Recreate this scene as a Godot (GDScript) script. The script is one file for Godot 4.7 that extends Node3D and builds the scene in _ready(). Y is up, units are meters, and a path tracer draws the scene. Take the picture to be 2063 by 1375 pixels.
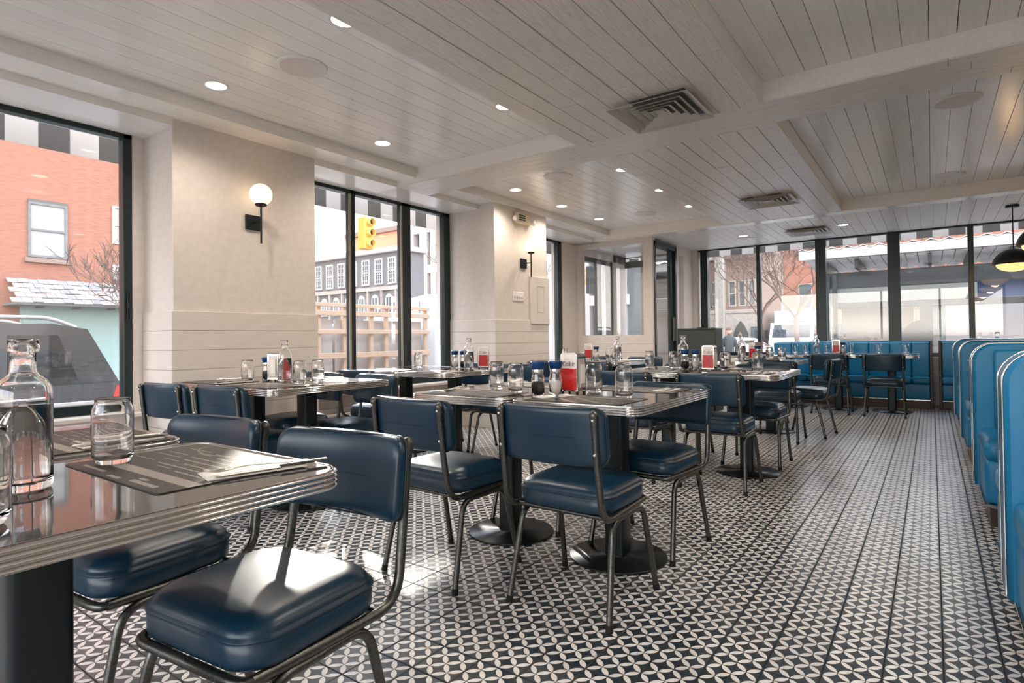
extends Node3D
# A diner with blue chairs. Plan coordinates: x to the right, y up, z away from the camera; p() turns them into Godot's.
var M := {}
var used := {}
const YB := 2.538   # underside of beams
const YM := 2.589
const YC := 2.676   # coffer ceilings
const TT := 0.757   # table height
const ST := -0.45   # street level

class G:
	var st := SurfaceTool.new()
	func _init() -> void:
		st.begin(Mesh.PRIMITIVE_TRIANGLES)
		st.set_smooth_group(-1)
	func sm(n: int) -> void:
		st.set_smooth_group(n)
	func tri(a: Vector3, b: Vector3, c: Vector3) -> void:   # counter-clockwise seen from outside
		st.add_vertex(a); st.add_vertex(c); st.add_vertex(b)
	func quad(a: Vector3, b: Vector3, c: Vector3, d: Vector3) -> void:
		tri(a, b, c); tri(a, c, d)
	func quv(a: Vector3, b: Vector3, c: Vector3, d: Vector3, r := Rect2(0, 0, 1, 1)) -> void:   # a lower left, b lower right, c upper right, d upper left
		var ua := Vector2(r.position.x, r.end.y)
		var ub := r.end
		var uc := Vector2(r.end.x, r.position.y)
		var ud := r.position
		for k in [[a, ua], [c, uc], [b, ub], [a, ua], [d, ud], [c, uc]]:
			st.set_uv(k[1]); st.add_vertex(k[0])
	func box(a: Vector3, b: Vector3, bev := 0.0) -> void:   # corners in Godot coordinates
		var lo := Vector3(minf(a.x, b.x), minf(a.y, b.y), minf(a.z, b.z))
		var hi := Vector3(maxf(a.x, b.x), maxf(a.y, b.y), maxf(a.z, b.z))
		if bev <= 0.0:
			var v := []
			for i in 8:
				v.append(Vector3(hi.x if i & 1 else lo.x, hi.y if i & 2 else lo.y, hi.z if i & 4 else lo.z))
			quad(v[4], v[5], v[7], v[6]); quad(v[1], v[0], v[2], v[3])
			quad(v[5], v[1], v[3], v[7]); quad(v[0], v[4], v[6], v[2])
			quad(v[6], v[7], v[3], v[2]); quad(v[0], v[1], v[5], v[4])
			return
		bev = minf(bev, 0.49 * minf(hi.x - lo.x, minf(hi.y - lo.y, hi.z - lo.z)))
		var c := (lo + hi) / 2.0
		var h := (hi - lo) / 2.0
		var q := h - Vector3.ONE * bev
		for ax in 3:
			var u := (ax + 1) % 3
			var w := (ax + 2) % 3
			for s in [-1.0, 1.0]:
				var pts := []
				for k in [[-1, -1], [1, -1], [1, 1], [-1, 1]]:
					var t := Vector3.ZERO
					t[ax] = s * h[ax]; t[u] = k[0] * q[u]; t[w] = k[1] * q[w]
					pts.append(c + t)
				if s > 0: quad(pts[0], pts[1], pts[2], pts[3])
				else: quad(pts[3], pts[2], pts[1], pts[0])
			# edges parallel to ax
			for su in [-1.0, 1.0]:
				for sw in [-1.0, 1.0]:
					var e := []
					for k in [[1, 0, -1], [0, 1, -1], [0, 1, 1], [1, 0, 1]]:
						var t := Vector3.ZERO
						t[ax] = k[2] * q[ax]
						t[u] = su * (h[u] if k[0] else q[u]); t[w] = sw * (h[w] if k[1] else q[w])
						e.append(c + t)
					if su * sw > 0: quad(e[0], e[1], e[2], e[3])
					else: quad(e[3], e[2], e[1], e[0])
		for i in 8:
			var s := Vector3(1.0 if i & 1 else -1.0, 1.0 if i & 2 else -1.0, 1.0 if i & 4 else -1.0)
			var a0 := c + Vector3(s.x * h.x, s.y * q.y, s.z * q.z)
			var a1 := c + Vector3(s.x * q.x, s.y * h.y, s.z * q.z)
			var a2 := c + Vector3(s.x * q.x, s.y * q.y, s.z * h.z)
			if s.x * s.y * s.z > 0: tri(a0, a1, a2)
			else: tri(a2, a1, a0)
	func loft(rings: Array, cap0 := true, cap1 := true, g := 1, gc := -1) -> void:
		# rings run counter-clockwise seen from the far end
		sm(g)
		for i in rings.size() - 1:
			var a: PackedVector3Array = rings[i]
			var b: PackedVector3Array = rings[i + 1]
			var n := a.size()
			for j in n:
				var k := (j + 1) % n
				quad(a[j], a[k], b[k], b[j])
		sm(gc)
		if cap0: cap(rings[0], true)
		if cap1: cap(rings[-1], false)
		sm(-1)
	func cap(r: PackedVector3Array, flip: bool) -> void:
		var c := Vector3.ZERO
		for q in r: c += q
		c /= r.size()
		for j in r.size():
			if flip: tri(c, r[(j + 1) % r.size()], r[j])
			else: tri(c, r[j], r[(j + 1) % r.size()])
	func lathe(prof: Array, n := 24, at := Vector3.ZERO, g := 1, cap0 := true, cap1 := true, b := Basis()) -> void:   # prof: Vector2(radius, height), bottom to top along the outside
		var rings := []
		for q in prof:
			var r := PackedVector3Array()
			for j in n:
				var t := TAU * j / n
				r.append(at + b * Vector3(q.x * cos(t), q.y, -q.x * sin(t)))
			rings.append(r)
		loft(rings, cap0, cap1, g)
	func ball(at: Vector3, r: float, n := 16, sy := 1.0, b := Basis()) -> void:
		var pr := []
		var k := n / 2
		for i in k + 1:
			var t := -PI / 2 + PI * i / k
			pr.append(Vector2(maxf(cos(t) * r, r * 0.002), sin(t) * r * sy))
		lathe(pr, n, at, 1, true, true, b)
	func tube(path: Array, r: float, n := 8, r2 := -1.0, flat := 1.0) -> void:
		var rings := []
		var m := path.size()
		var prev := Vector3.ZERO
		for i in m:
			var t: Vector3 = (path[mini(i + 1, m - 1)] - path[maxi(i - 1, 0)]).normalized()
			var nn: Vector3
			if i == 0:
				nn = t.cross(Vector3.RIGHT if absf(t.x) < 0.8 else Vector3.UP).normalized()
			else:
				nn = (prev - t * prev.dot(t)).normalized()
			prev = nn
			var bb := t.cross(nn)
			var rr := r if r2 < 0 else lerpf(r, r2, float(i) / maxf(1, m - 1))
			var ring := PackedVector3Array()
			for j in n:
				var a := TAU * j / n
				ring.append(path[i] + (nn * cos(a) * flat + bb * sin(a)) * rr)
			rings.append(ring)
		loft(rings)
	func prism(poly: PackedVector2Array, at: Vector3, ux: Vector3, uy: Vector3, depth: float) -> void:   # poly in the plane (ux, uy), extruded along ux x uy
		var uz := ux.cross(uy).normalized()
		if Geometry2D.is_polygon_clockwise(poly): poly.reverse()
		# Geometry2D calls a polygon clockwise with y down; here y is up
		var area := 0.0
		for i in poly.size():
			area += poly[i].cross(poly[(i + 1) % poly.size()])
		if area < 0: poly.reverse()
		var tr := Geometry2D.triangulate_polygon(poly)
		var lo := []
		var hi := []
		for q in poly:
			lo.append(at + ux * q.x + uy * q.y)
			hi.append(at + ux * q.x + uy * q.y + uz * depth)
		for i in range(0, tr.size(), 3):
			var a := tr[i]
			var b := tr[i + 1]
			var c := tr[i + 2]
			if (poly[b] - poly[a]).cross(poly[c] - poly[a]) < 0:
				var t := b
				b = c
				c = t
			tri(hi[a], hi[b], hi[c]); tri(lo[a], lo[c], lo[b])
		for i in poly.size():
			var k := (i + 1) % poly.size()
			quad(lo[i], lo[k], hi[k], hi[i])
	func done() -> ArrayMesh:
		st.generate_normals()
		st.index()
		return st.commit()

func rring(hx: float, hz: float, r: float, y: float, n := 6, c := Vector2.ZERO) -> PackedVector3Array:
	var o := PackedVector3Array()
	r = clampf(r, 0.0005, minf(hx, hz))
	for k in 4:
		var sx := 1.0 if k == 0 or k == 3 else -1.0
		var sz := 1.0 if k == 0 or k == 1 else -1.0
		for i in n + 1:
			var t := PI / 2 * (k + float(i) / n)
			o.append(Vector3(c.x + sx * (hx - r) + r * cos(t), y, c.y - sz * (hz - r) - r * sin(t)))
	return o
func p(x: float, y: float, z: float) -> Vector3:
	return Vector3(x, y, -z)
func bez(pts: Array, n := 6, rad := 0.05) -> Array:   # a path with its inner corners rounded
	var o := [pts[0]]
	for i in range(1, pts.size() - 1):
		var a: Vector3 = pts[i - 1]
		var b: Vector3 = pts[i]
		var c: Vector3 = pts[i + 1]
		var s: Vector3 = b + (a - b).normalized() * minf(rad, a.distance_to(b) * 0.49)
		var e: Vector3 = b + (c - b).normalized() * minf(rad, c.distance_to(b) * 0.49)
		for k in n + 1:
			var t := float(k) / n
			o.append(s.lerp(b, t).lerp(b.lerp(e, t), t))
	o.append(pts[-1])
	return o
func numbered(called: String) -> String:
	if not used.has(called):
		used[called] = 0
		return called
	used[called] += 1
	return "%s_%03d" % [called, used[called]]
func mi(mesh: Mesh, called: String, m: Material, parent: Node) -> MeshInstance3D:
	var o := MeshInstance3D.new()
	o.mesh = mesh
	o.name = numbered(called) if parent == self else called
	o.material_override = m
	parent.add_child(o, true)
	return o
func part(g: G, called: String, m: Material, parent: Node) -> MeshInstance3D:
	return mi(g.done(), called, m, parent)
func tag(o: Node, label: String, category: String, group := "") -> Node:
	o.set_meta("label", label)
	o.set_meta("category", category)
	if group: o.set_meta("group", group)
	return o
func thing(called: String, label: String, category: String, at := Vector3.ZERO, turn := 0.0, group := "") -> Node3D:
	var o := Node3D.new()
	o.name = numbered(called)
	add_child(o)
	o.position = at
	o.rotation.y = turn
	tag(o, label, category, group)
	return o
func dup(src: Node3D, at: Vector3, turn: float, label: String, group := "") -> Node3D:
	var r: Node3D = src.duplicate()
	r.name = numbered(str(src.get_meta("kindname")) if src.has_meta("kindname") else str(src.name))
	add_child(r)
	r.position = at
	r.rotation = Vector3(0, turn, 0)
	r.set_meta("label", label)
	if group: r.set_meta("group", group)
	return r
func setting(called: String, label := "", cat := "") -> Node3D:
	var o := Node3D.new()
	o.name = called
	add_child(o)
	o.set_meta("kind", "structure")
	if label: o.set_meta("label", label)
	if cat: o.set_meta("category", cat)
	return o
func bx(x0: float, x1: float, y0: float, y1: float, z0: float, z1: float, bev := 0.0) -> G:
	var g := G.new()
	g.box(p(x0, y0, z0), p(x1, y1, z1), bev)
	return g
const LAMP := 0.75
func _ready() -> void:
	# camera, solved from the vanishing points of the room
	var foc := 1174.43
	var yaw := 0.624196
	var pitch := 0.012455
	var roll := -0.011758
	var f := Vector3(-sin(yaw) * cos(pitch), sin(pitch), -cos(yaw) * cos(pitch))
	var r0 := Vector3(cos(yaw), 0, -sin(yaw))
	var u0 := Vector3(sin(yaw) * sin(pitch), cos(pitch), cos(yaw) * sin(pitch))
	var cam := Camera3D.new()
	cam.name = "camera"
	add_child(cam)
	cam.global_transform = Transform3D(Basis(r0 * cos(roll) + u0 * sin(roll), u0 * cos(roll) - r0 * sin(roll), -f), p(0, 1.024, 0))
	cam.projection = Camera3D.PROJECTION_FRUSTUM
	cam.near = 0.05
	cam.far = 400.0
	cam.size = 2.0 * 687.5 / foc * cam.near
	cam.frustum_offset = Vector2(0, -20.48 / foc * cam.near)
	cam.current = true
	# sky and low sun
	var sky := ProceduralSkyMaterial.new()
	sky.sky_top_color = Color(0.72, 0.78, 0.86)
	sky.sky_horizon_color = Color(0.98, 0.94, 0.89)
	sky.sky_curve = 0.2
	sky.ground_bottom_color = Color(0.55, 0.52, 0.49)
	sky.ground_horizon_color = Color(0.80, 0.77, 0.73)
	sky.sky_energy_multiplier = 2.0
	sky.ground_energy_multiplier = 1.0
	sky.sun_angle_max = 6.0
	sky.sun_curve = 0.2
	var env := Environment.new()
	env.background_mode = Environment.BG_SKY
	env.sky = Sky.new()
	env.sky.sky_material = sky
	env.tonemap_mode = Environment.TONE_MAPPER_LINEAR
	env.tonemap_exposure = 2.2
	env.sdfgi_enabled = true
	env.ssao_enabled = true
	env.ssil_enabled = true
	var we := WorldEnvironment.new()
	we.name = "world_environment"
	we.environment = env
	add_child(we)
	var sun := DirectionalLight3D.new()
	sun.name = "sun"
	sun.light_color = Color(1.0, 0.97, 0.92)
	sun.light_energy = 1.2
	sun.light_angular_distance = 0.8
	sun.shadow_enabled = true
	add_child(sun)
	var sd := p(-0.7646, 0.2130, 0.6082)
	sun.look_at_from_position(sd * 50.0, Vector3.ZERO)
	make_materials()
	build_floor(cam, foc)
	build_ceiling()
	build_walls()
	build_furniture()
	build_ware()
	build_fixtures()
	build_outside()
func mat(called: String, c: Color, rough := 0.6, metal := 0.0, spec := 0.5) -> StandardMaterial3D:
	var m := StandardMaterial3D.new()
	m.resource_name = called
	m.albedo_color = c
	m.roughness = rough
	m.metallic = metal
	m.metallic_specular = spec
	M[called] = m
	return m
func noise(freq: float, seed_: int, lo: Color, hi: Color, oct := 4, size := 512, nrm := false, typ := FastNoiseLite.TYPE_SIMPLEX_SMOOTH) -> NoiseTexture2D:
	var n := FastNoiseLite.new()
	n.noise_type = typ
	n.frequency = freq
	n.seed = seed_
	n.fractal_octaves = oct
	var t := NoiseTexture2D.new()
	t.width = size
	t.height = size
	t.seamless = true
	t.noise = n
	if nrm:
		t.as_normal_map = true
		t.bump_strength = 4.0
	else:
		var g := Gradient.new()
		g.set_color(0, lo)
		g.set_color(1, hi)
		t.color_ramp = g
	return t
func grain(m: StandardMaterial3D, tex: Texture2D, sc: Vector3, world := true) -> void:
	m.albedo_texture = tex
	m.uv1_triplanar = true
	m.uv1_world_triplanar = world
	m.uv1_scale = sc
func relief(m: StandardMaterial3D, tex: Texture2D, h: float, sc: Vector3, world := true) -> void:
	m.heightmap_enabled = true
	m.heightmap_texture = tex
	m.heightmap_scale = h
	m.uv1_triplanar = true
	m.uv1_world_triplanar = world
	m.uv1_scale = sc
func lens_d(u: Vector2, a: Vector2, b: Vector2, wd: float) -> float:   # <0 inside the petal from a to b whose waist is wd
	var half := a.distance_to(b) / 2.0
	var c := (a + b) / 2.0
	var d := (b - a).normalized()
	var w := wd / 2.0
	var r := (half * half + w * w) / (2.0 * w)
	var q := Vector2((u - c).dot(d), absf((u - c).cross(d)))
	return q.distance_to(Vector2(0, -(r - w))) - r
func tile_texture(n: int, dark: Color, light: Color) -> ImageTexture:
	var im := Image.create(n, n, false, Image.FORMAT_RGB8)
	var fn := FastNoiseLite.new()
	fn.seed = 5
	fn.frequency = 0.02
	var per := n / 2.0
	for y in n:
		for x in n:
			var u := Vector2(fmod(x + 0.5, per), fmod(y + 0.5, per)) / per
			var c := dark
			if u.x > 0.5: u.x = 1.0 - u.x
			if u.y > 0.5: u.y = 1.0 - u.y
			var d := lens_d(u, Vector2(0.014, 0.014), Vector2(0.486, 0.486), 0.255)
			var k := fn.get_noise_2d(x, y) * 0.05 + fn.get_noise_2d(x * 9.0, y * 9.0) * 0.03
			c = c.lerp(light, clampf(0.5 - d * per * 0.7, 0.0, 1.0))
			im.set_pixel(x, y, Color(c.r + k * 0.7, c.g + k * 0.7, c.b + k * 0.7))
	return ImageTexture.create_from_image(im)
func fillr(im: Image, x: float, y: float, w: float, h: float, c: Color) -> void:
	im.fill_rect(Rect2i(int(x), int(y), maxi(1, int(w)), maxi(1, int(h))), c)
func mat_texture() -> ImageTexture:   # the print on the place mats: a dark street plan with pale avenues
	var w := 512
	var h := 352
	var im := Image.create(w, h, false, Image.FORMAT_RGB8)
	var dk := Color(0.215, 0.20, 0.19)
	var lt := Color(0.62, 0.59, 0.56)
	im.fill(dk)
	fillr(im, 0, 62, 512, 34, lt)
	fillr(im, 60, 18, 120, 14, lt); fillr(im, 220, 10, 60, 12, lt); fillr(im, 330, 22, 130, 10, lt); fillr(im, 140, 38, 40, 10, lt)
	var rng := RandomNumberGenerator.new()
	rng.seed = 11
	for k in 7:
		var y0 := 120 + k * 27
		var x0 := 40 + (k * 61) % 90
		var len := 150 + (k * 83) % 130
		fillr(im, x0, y0, len, 6, lt)
		for j in int(len / 26.0):
			fillr(im, x0 + j * 26, y0, 3, 27, lt * 0.85)
		fillr(im, x0 + len + 40, y0 + 8, 70 + (k * 37) % 60, 5, lt * 0.9)
	for t in 400:
		var a := t / 400.0 * PI
		fillr(im, 330 + cos(a) * 110, 330 - sin(a) * 60, 5, 5, lt * 0.9)
	for t in 500:
		fillr(im, rng.randi_range(0, 508), rng.randi_range(0, 348), rng.randi_range(1, 6), 1, dk * rng.randf_range(0.8, 1.4))
	return ImageTexture.create_from_image(im)
func tint(t: float) -> Color:
	return Color(t, t, t)
func make_materials() -> void:
	var soft := noise(0.012, 1, tint(0.955), tint(1.0), 4)
	var speck := noise(0.12, 2, tint(0.86), tint(1.0), 3)
	var streak := noise(0.02, 3, tint(0.72), tint(1.0), 5)
	var bump := noise(0.05, 4, tint(0.0), tint(1.0), 4)
	var leather := noise(0.09, 6, tint(0.0), tint(1.0), 3, 512, false, FastNoiseLite.TYPE_CELLULAR)
	M["tex_streak"] = streak
	M["tex_bump"] = bump
	grain(mat("plaster", Color(0.855, 0.82, 0.79), 0.5), soft, Vector3(0.7, 0.7, 0.7))
	relief(M.plaster, bump, 0.02, Vector3(2.2, 2.2, 2.2))
	grain(mat("board_paint", Color(0.855, 0.82, 0.79), 0.4), soft, Vector3(1.5, 5, 1.5))
	relief(M.board_paint, bump, 0.03, Vector3(0.8, 8, 0.8))
	# gloss-painted ceiling boards, smooth in the coffers, open-grained on the beams
	for k in 3:
		var c: Color = [Color(0.955, 0.935, 0.91), Color(0.945, 0.925, 0.90), Color(0.935, 0.915, 0.89)][k]
		grain(mat("ceiling_gloss_%d" % k, c, 0.19), soft, Vector3(5, 5, 0.5))
		relief(M["ceiling_gloss_%d" % k], bump, 0.012, Vector3(6, 6, 0.4))
		var b: Color = Color(0.93, 0.90, 0.865)
		grain(mat("beam_board_%d" % k, b, 0.36), noise(0.02, 20 + k, tint(0.84), tint(1.0), 5), Vector3(9, 9, 0.45))
		relief(M["beam_board_%d" % k], streak, 0.10, Vector3(12, 12, 0.5))
		grain(mat("beam_cross_%d" % k, b, 0.36), noise(0.02, 30 + k, tint(0.86), tint(1.0), 5), Vector3(0.45, 9, 9))
	mat("groove", Color(0.28, 0.25, 0.23), 0.9)
	mat("slab", Color(0.42, 0.39, 0.36), 0.9)
	# floor
	for k in 3:
		var tt := tile_texture(384, [Color(0.155, 0.20, 0.235), Color(0.175, 0.215, 0.245), Color(0.14, 0.19, 0.22)][k], [Color(0.90, 0.89, 0.88), Color(0.875, 0.865, 0.86), Color(0.92, 0.91, 0.90)][k])
		var m := mat("tile_%d" % k, Color.WHITE, 0.31, 0.0, 0.72)
		m.albedo_texture = tt
	mat("grout", Color(0.13, 0.14, 0.15), 0.75)
	# furniture
	grain(mat("navy_vinyl", Color(0.05, 0.185, 0.265), 0.32), soft, Vector3(6, 6, 6), false)
	relief(M.navy_vinyl, leather, 0.010, Vector3(18, 18, 18), false)
	mat("navy_piping", Color(0.04, 0.12, 0.175), 0.4)
	grain(mat("blue_vinyl", Color(0.015, 0.47, 0.66), 0.38), soft, Vector3(3, 3, 3))
	relief(M.blue_vinyl, leather, 0.018, Vector3(14, 14, 14))
	grain(mat("steel", Color(0.47, 0.475, 0.46), 0.36, 1.0), noise(0.06, 9, tint(0.62), tint(1.0), 4), Vector3(3, 3, 3), false)
	mat("rivet", Color(0.85, 0.83, 0.80), 0.25, 1.0)
	mat("chrome", Color(0.86, 0.85, 0.84), 0.12, 1.0)
	mat("edge_groove", Color(0.10, 0.11, 0.12), 0.5, 0.6)
	grain(mat("laminate", Color(0.27, 0.265, 0.26), 0.05), noise(0.03, 12, tint(0.80), tint(1.0), 5), Vector3(5, 5, 5), false)
	mat("black_steel", Color(0.10, 0.135, 0.15), 0.34, 0.4)
	grain(mat("base_iron", Color(0.17, 0.19, 0.20), 0.30, 0.6), noise(0.03, 14, tint(0.8), tint(1.0), 4), Vector3(2, 2, 2), false)
	mat("rubber", Color(0.07, 0.07, 0.07), 0.8)
	grain(mat("dark_wood", Color(0.30, 0.19, 0.145), 0.42), streak, Vector3(1, 10, 1))
	mat("frame_black", Color(0.085, 0.15, 0.16), 0.34, 0.2)
	mat("frame_edge", Color(0.62, 0.60, 0.55), 0.4, 0.3)
	# tableware
	var gl := mat("clear_glass", Color(1, 1, 1, 0.0), 0.0)
	gl.transparency = BaseMaterial3D.TRANSPARENCY_ALPHA
	gl.refraction_enabled = true
	gl.refraction_scale = 0.05
	var wa := mat("water", Color(1, 1, 1, 0.0), 0.0)
	wa.transparency = BaseMaterial3D.TRANSPARENCY_ALPHA
	wa.refraction_enabled = true
	wa.refraction_scale = 0.033
	var pane := mat("pane", Color(0.95, 0.97, 0.96, 0.03), 0.0)
	pane.transparency = BaseMaterial3D.TRANSPARENCY_ALPHA
	var pm := mat("place_mat", Color.WHITE, 0.5)
	pm.albedo_texture = mat_texture()
	mat("mat_back", Color(0.17, 0.16, 0.15), 0.5)
	mat("napkin", Color(0.90, 0.885, 0.86), 0.85)
	mat("lid_blue", Color(0.035, 0.22, 0.43), 0.35)
	mat("pepper", Color(0.10, 0.095, 0.09), 0.9)
	mat("sugar", Color(0.93, 0.92, 0.90), 0.8)
	mat("ad_white", Color(0.90, 0.87, 0.85), 0.35)
	grain(mat("ad_red", Color(0.82, 0.06, 0.075), 0.28), noise(0.015, 17, tint(0.72), tint(1.0), 4), Vector3(4, 9, 4), false)
	mat("ink", Color(0.28, 0.10, 0.11), 0.5)
	mat("logo_red", Color(0.72, 0.22, 0.16), 0.5)
	# fixtures
	mat("white_metal", Color(0.90, 0.88, 0.86), 0.4)
	mat("grille", Color(0.74, 0.71, 0.68), 0.4, 0.3)
	mat("duct_metal", Color(0.46, 0.455, 0.44), 0.6, 0.3)
	mat("fixture_black", Color(0.09, 0.115, 0.12), 0.4, 0.3)
	var b1 := mat("lamp_lens", Color(1, 0.97, 0.9), 0.4)
	b1.emission_enabled = true
	b1.emission = Color(1.0, 0.93, 0.82)
	b1.emission_energy_multiplier = 2.2
	var b2 := mat("globe_glow", Color(1, 0.96, 0.88), 0.3)
	b2.emission_enabled = true
	b2.emission = Color(1.0, 0.87, 0.68)
	b2.emission_energy_multiplier = 0.72
	var b3 := mat("pendant_glow", Color(1, 0.9, 0.7), 0.3)
	b3.emission_enabled = true
	b3.emission = Color(1.0, 0.80, 0.50)
	b3.emission_energy_multiplier = 0.6
	mat("sign_box", Color(0.86, 0.80, 0.70), 0.5)
	grain(mat("stand_grey", Color(0.19, 0.22, 0.215), 0.5), soft, Vector3(2, 2, 2))
func planks_z(parent: Node, x0: float, x1: float, z0: float, z1: float, y: float, w: float, pre: String, seed_: int, seg := 0.0, uneven := 0.0) -> void:
	var rng := RandomNumberGenerator.new()
	rng.seed = seed_
	var n := int(round((x1 - x0) / w))
	var bw := (x1 - x0) / n
	for i in n:
		var cuts := [z0]
		if seg > 0.0:
			var z := z0 + rng.randf_range(0.3, 1.0) * seg
			while z < z1 - 0.3:
				cuts.append(z)
				z += rng.randf_range(0.55, 1.25) * seg
		cuts.append(z1)
		for k in cuts.size() - 1:
			var dy := rng.randf_range(-uneven, 0.0)
			var a := rng.randf_range(0.0010, 0.0026) if pre == "beam_board" else (rng.randf_range(0.0004, 0.0009) if x0 < -2.0 else rng.randf_range(0.0006, 0.0022))
			part(bx(x0 + i * bw + a, x0 + (i + 1) * bw - a, y + dy, y + 0.014, cuts[k] + 0.0008, cuts[k + 1] - 0.0008, 0.0015), "plank", M["%s_%d" % [pre, rng.randi_range(0, 2)]], parent)
func planks_x(parent: Node, x0: float, x1: float, z0: float, z1: float, y: float, n: int, seed_: int) -> void:
	var rng := RandomNumberGenerator.new()
	rng.seed = seed_
	var bw := (z1 - z0) / n
	for i in n:
		var x := x0
		while x < x1 - 0.01:
			var e := minf(x1, x + rng.randf_range(1.8, 3.4))
			if x1 - e < 0.5: e = x1
			part(bx(x + 0.001, e - 0.001, y, y + 0.014, z0 + i * bw + 0.0012, z0 + (i + 1) * bw - 0.0012, 0.0015), "plank", M["beam_cross_%d" % rng.randi_range(0, 1)], parent)
			x = e
func boards_x(parent: Node, x: float, s: float, z0: float, z1: float, y0: float, y1: float, h := 0.1385) -> void:   # boards on a wall plane across x, facing s
	var n := int(round((y1 - y0) / h))
	var b := (y1 - y0) / n
	for i in n:
		part(bx(x, x + s * 0.014, y0 + i * b + 0.0012, y0 + (i + 1) * b - 0.0012, z0, z1, 0.0016), "board", M.board_paint, parent)
func boards_z(parent: Node, z: float, s: float, x0: float, x1: float, y0: float, y1: float, h := 0.1385) -> void:
	var n := int(round((y1 - y0) / h))
	var b := (y1 - y0) / n
	for i in n:
		part(bx(x0, x1, y0 + i * b + 0.0012, y0 + (i + 1) * b - 0.0012, z, z + s * 0.014, 0.0016), "board", M.board_paint, parent)
func tile_mesh() -> ArrayMesh:
	var g := G.new()
	var h := 0.0738
	var b := 0.0012
	var t := PackedVector3Array([Vector3(-h + b, 0, h - b), Vector3(h - b, 0, h - b), Vector3(h - b, 0, -h + b), Vector3(-h + b, 0, -h + b)])
	g.quv(t[0], t[1], t[2], t[3])
	var l := PackedVector3Array([Vector3(-h, -b, h), Vector3(h, -b, h), Vector3(h, -b, -h), Vector3(-h, -b, -h)])
	var d := Vector3(0, -0.008, 0)
	for i in 4:
		var k := (i + 1) % 4
		g.quv(l[i], l[k], t[k], t[i], Rect2(0.25, 0.02, 0.01, 0.01))
		g.quv(l[i] + d, l[k] + d, l[k], l[i], Rect2(0.25, 0.02, 0.01, 0.01))
	return g.done()
func build_floor(cam: Camera3D, foc: float) -> void:
	var fl := setting("floor")
	part(bx(-4.95, 2.1, -0.25, -0.0022, -3.5, 10.5), "screed", M.grout, fl)
	var tm := tile_mesh()
	var all := []
	var inv := cam.global_transform.affine_inverse()
	var ix0 := int(ceil((-4.72 - 0.012) / 0.15))
	for i in range(ix0, 13):
		for k in range(-34, 57):
			var c := p(0.012 + 0.15 * (i + 0.5), 0, 1.751 + 0.15 * (k + 0.5))
			if c.x < -4.66 or -c.z > 10.24 or -c.z < -3.2: continue
			var v := inv * c
			var show := 1e9
			if v.z < -0.2:
				var px := 1031.5 + foc * v.x / -v.z
				var py := 667.0 - foc * v.y / -v.z
				if px > -60 and px < 2120 and py > 600 and py < 1430: show = -v.z
			all.append([show, c, posmod(i * 7 + k * 13 + (i * k) % 5, 3)])
	all.sort_custom(func(a, b): return a[0] < b[0])
	for n in mini(300, all.size()):
		var o := mi(tm, "tile", M["tile_%d" % all[n][2]], fl)
		o.position = all[n][1]
	for v in 3:
		var rest := all.slice(300).filter(func(a): return a[2] == v)
		var mm := MultiMesh.new()
		mm.transform_format = MultiMesh.TRANSFORM_3D
		mm.mesh = tm
		mm.instance_count = rest.size()
		for n in rest.size():
			mm.set_instance_transform(n, Transform3D(Basis(), rest[n][1]))
		var o := MultiMeshInstance3D.new()
		o.multimesh = mm
		o.material_override = M["tile_%d" % v]
		o.name = "more_tiles"
		o.set_meta("kind", "stuff")
		fl.add_child(o, true)
func build_ceiling() -> void:
	var ce := setting("ceiling")
	part(bx(-4.95, 2.1, YC + 0.0145, 2.95, -3.5, 10.5), "slab", M.groove, ce)
	# lowered parts
	var g := G.new()
	g.box(p(-4.74, YB, -3.32), p(-4.28, YC + 0.02, 8.41))                # over the windows
	g.box(p(-4.28, YM, -3.32), p(-4.02, YC + 0.02, 8.41))
	part(g, "window_soffit", M.ceiling_gloss_0, ce)
	var runs := [[-3.3, -0.09], [0.34, 4.03], [4.46, 8.15]]
	for z in [[-0.09, 0.34], [4.03, 4.46]]:
		part(bx(-4.73, 1.92, YB + 0.012, YC + 0.02, z[0], z[1]), "beam", M.ceiling_gloss_1, ce)
		planks_x(ce, -4.72, 1.9, z[0], z[1], YB, 4, int(z[0] * 100) + 50)
	part(bx(-4.73, 1.92, YB + 0.012, YC + 0.02, 8.15, 10.42), "beam", M.ceiling_gloss_1, ce)
	part(bx(-3.42, 1.9, YB - 0.006, YB + 0.012, 8.15, 8.21, 0.003), "molding", M.ceiling_gloss_0, ce)
	part(bx(-3.42, 1.9, YB - 0.003, YB + 0.012, 8.213, 8.38, 0.003), "molding", M.ceiling_gloss_0, ce)
	planks_z(ce, -3.42, 1.9, 8.383, 10.3, YB, 0.133, "beam_board", 71)
	part(bx(-4.73, -3.42, YB, YB + 0.02, 8.2, 10.42), "vestibule_ceiling", M.ceiling_gloss_1, ce)
	for r in runs:
		part(bx(-2.25, -0.87, YB + 0.012, YC + 0.02, r[0], r[1]), "beam", M.ceiling_gloss_1, ce)
		planks_z(ce, -2.25, -0.87, r[0], r[1], YB, 0.138, "beam_board", int(r[0] * 10) + 90, 1.7, 0.004)
		part(bx(1.4, 1.92, YB, YC + 0.02, r[0], r[1]), "beam", M.ceiling_gloss_1, ce)
		planks_z(ce, -4.02, -2.25, r[0], r[1], YC, 0.136, "ceiling_gloss", int(r[0] * 10) + 40)
		planks_z(ce, -0.87, 1.4, r[0], r[1], YC, 0.126, "ceiling_gloss", int(r[0] * 10) + 60)
func frame_bar(parent: Node, called: String, x0: float, x1: float, y0: float, y1: float, z0: float, z1: float) -> void:
	part(bx(x0, x1, y0, y1, z0, z1, 0.004), called, M.frame_black, parent)
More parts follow.
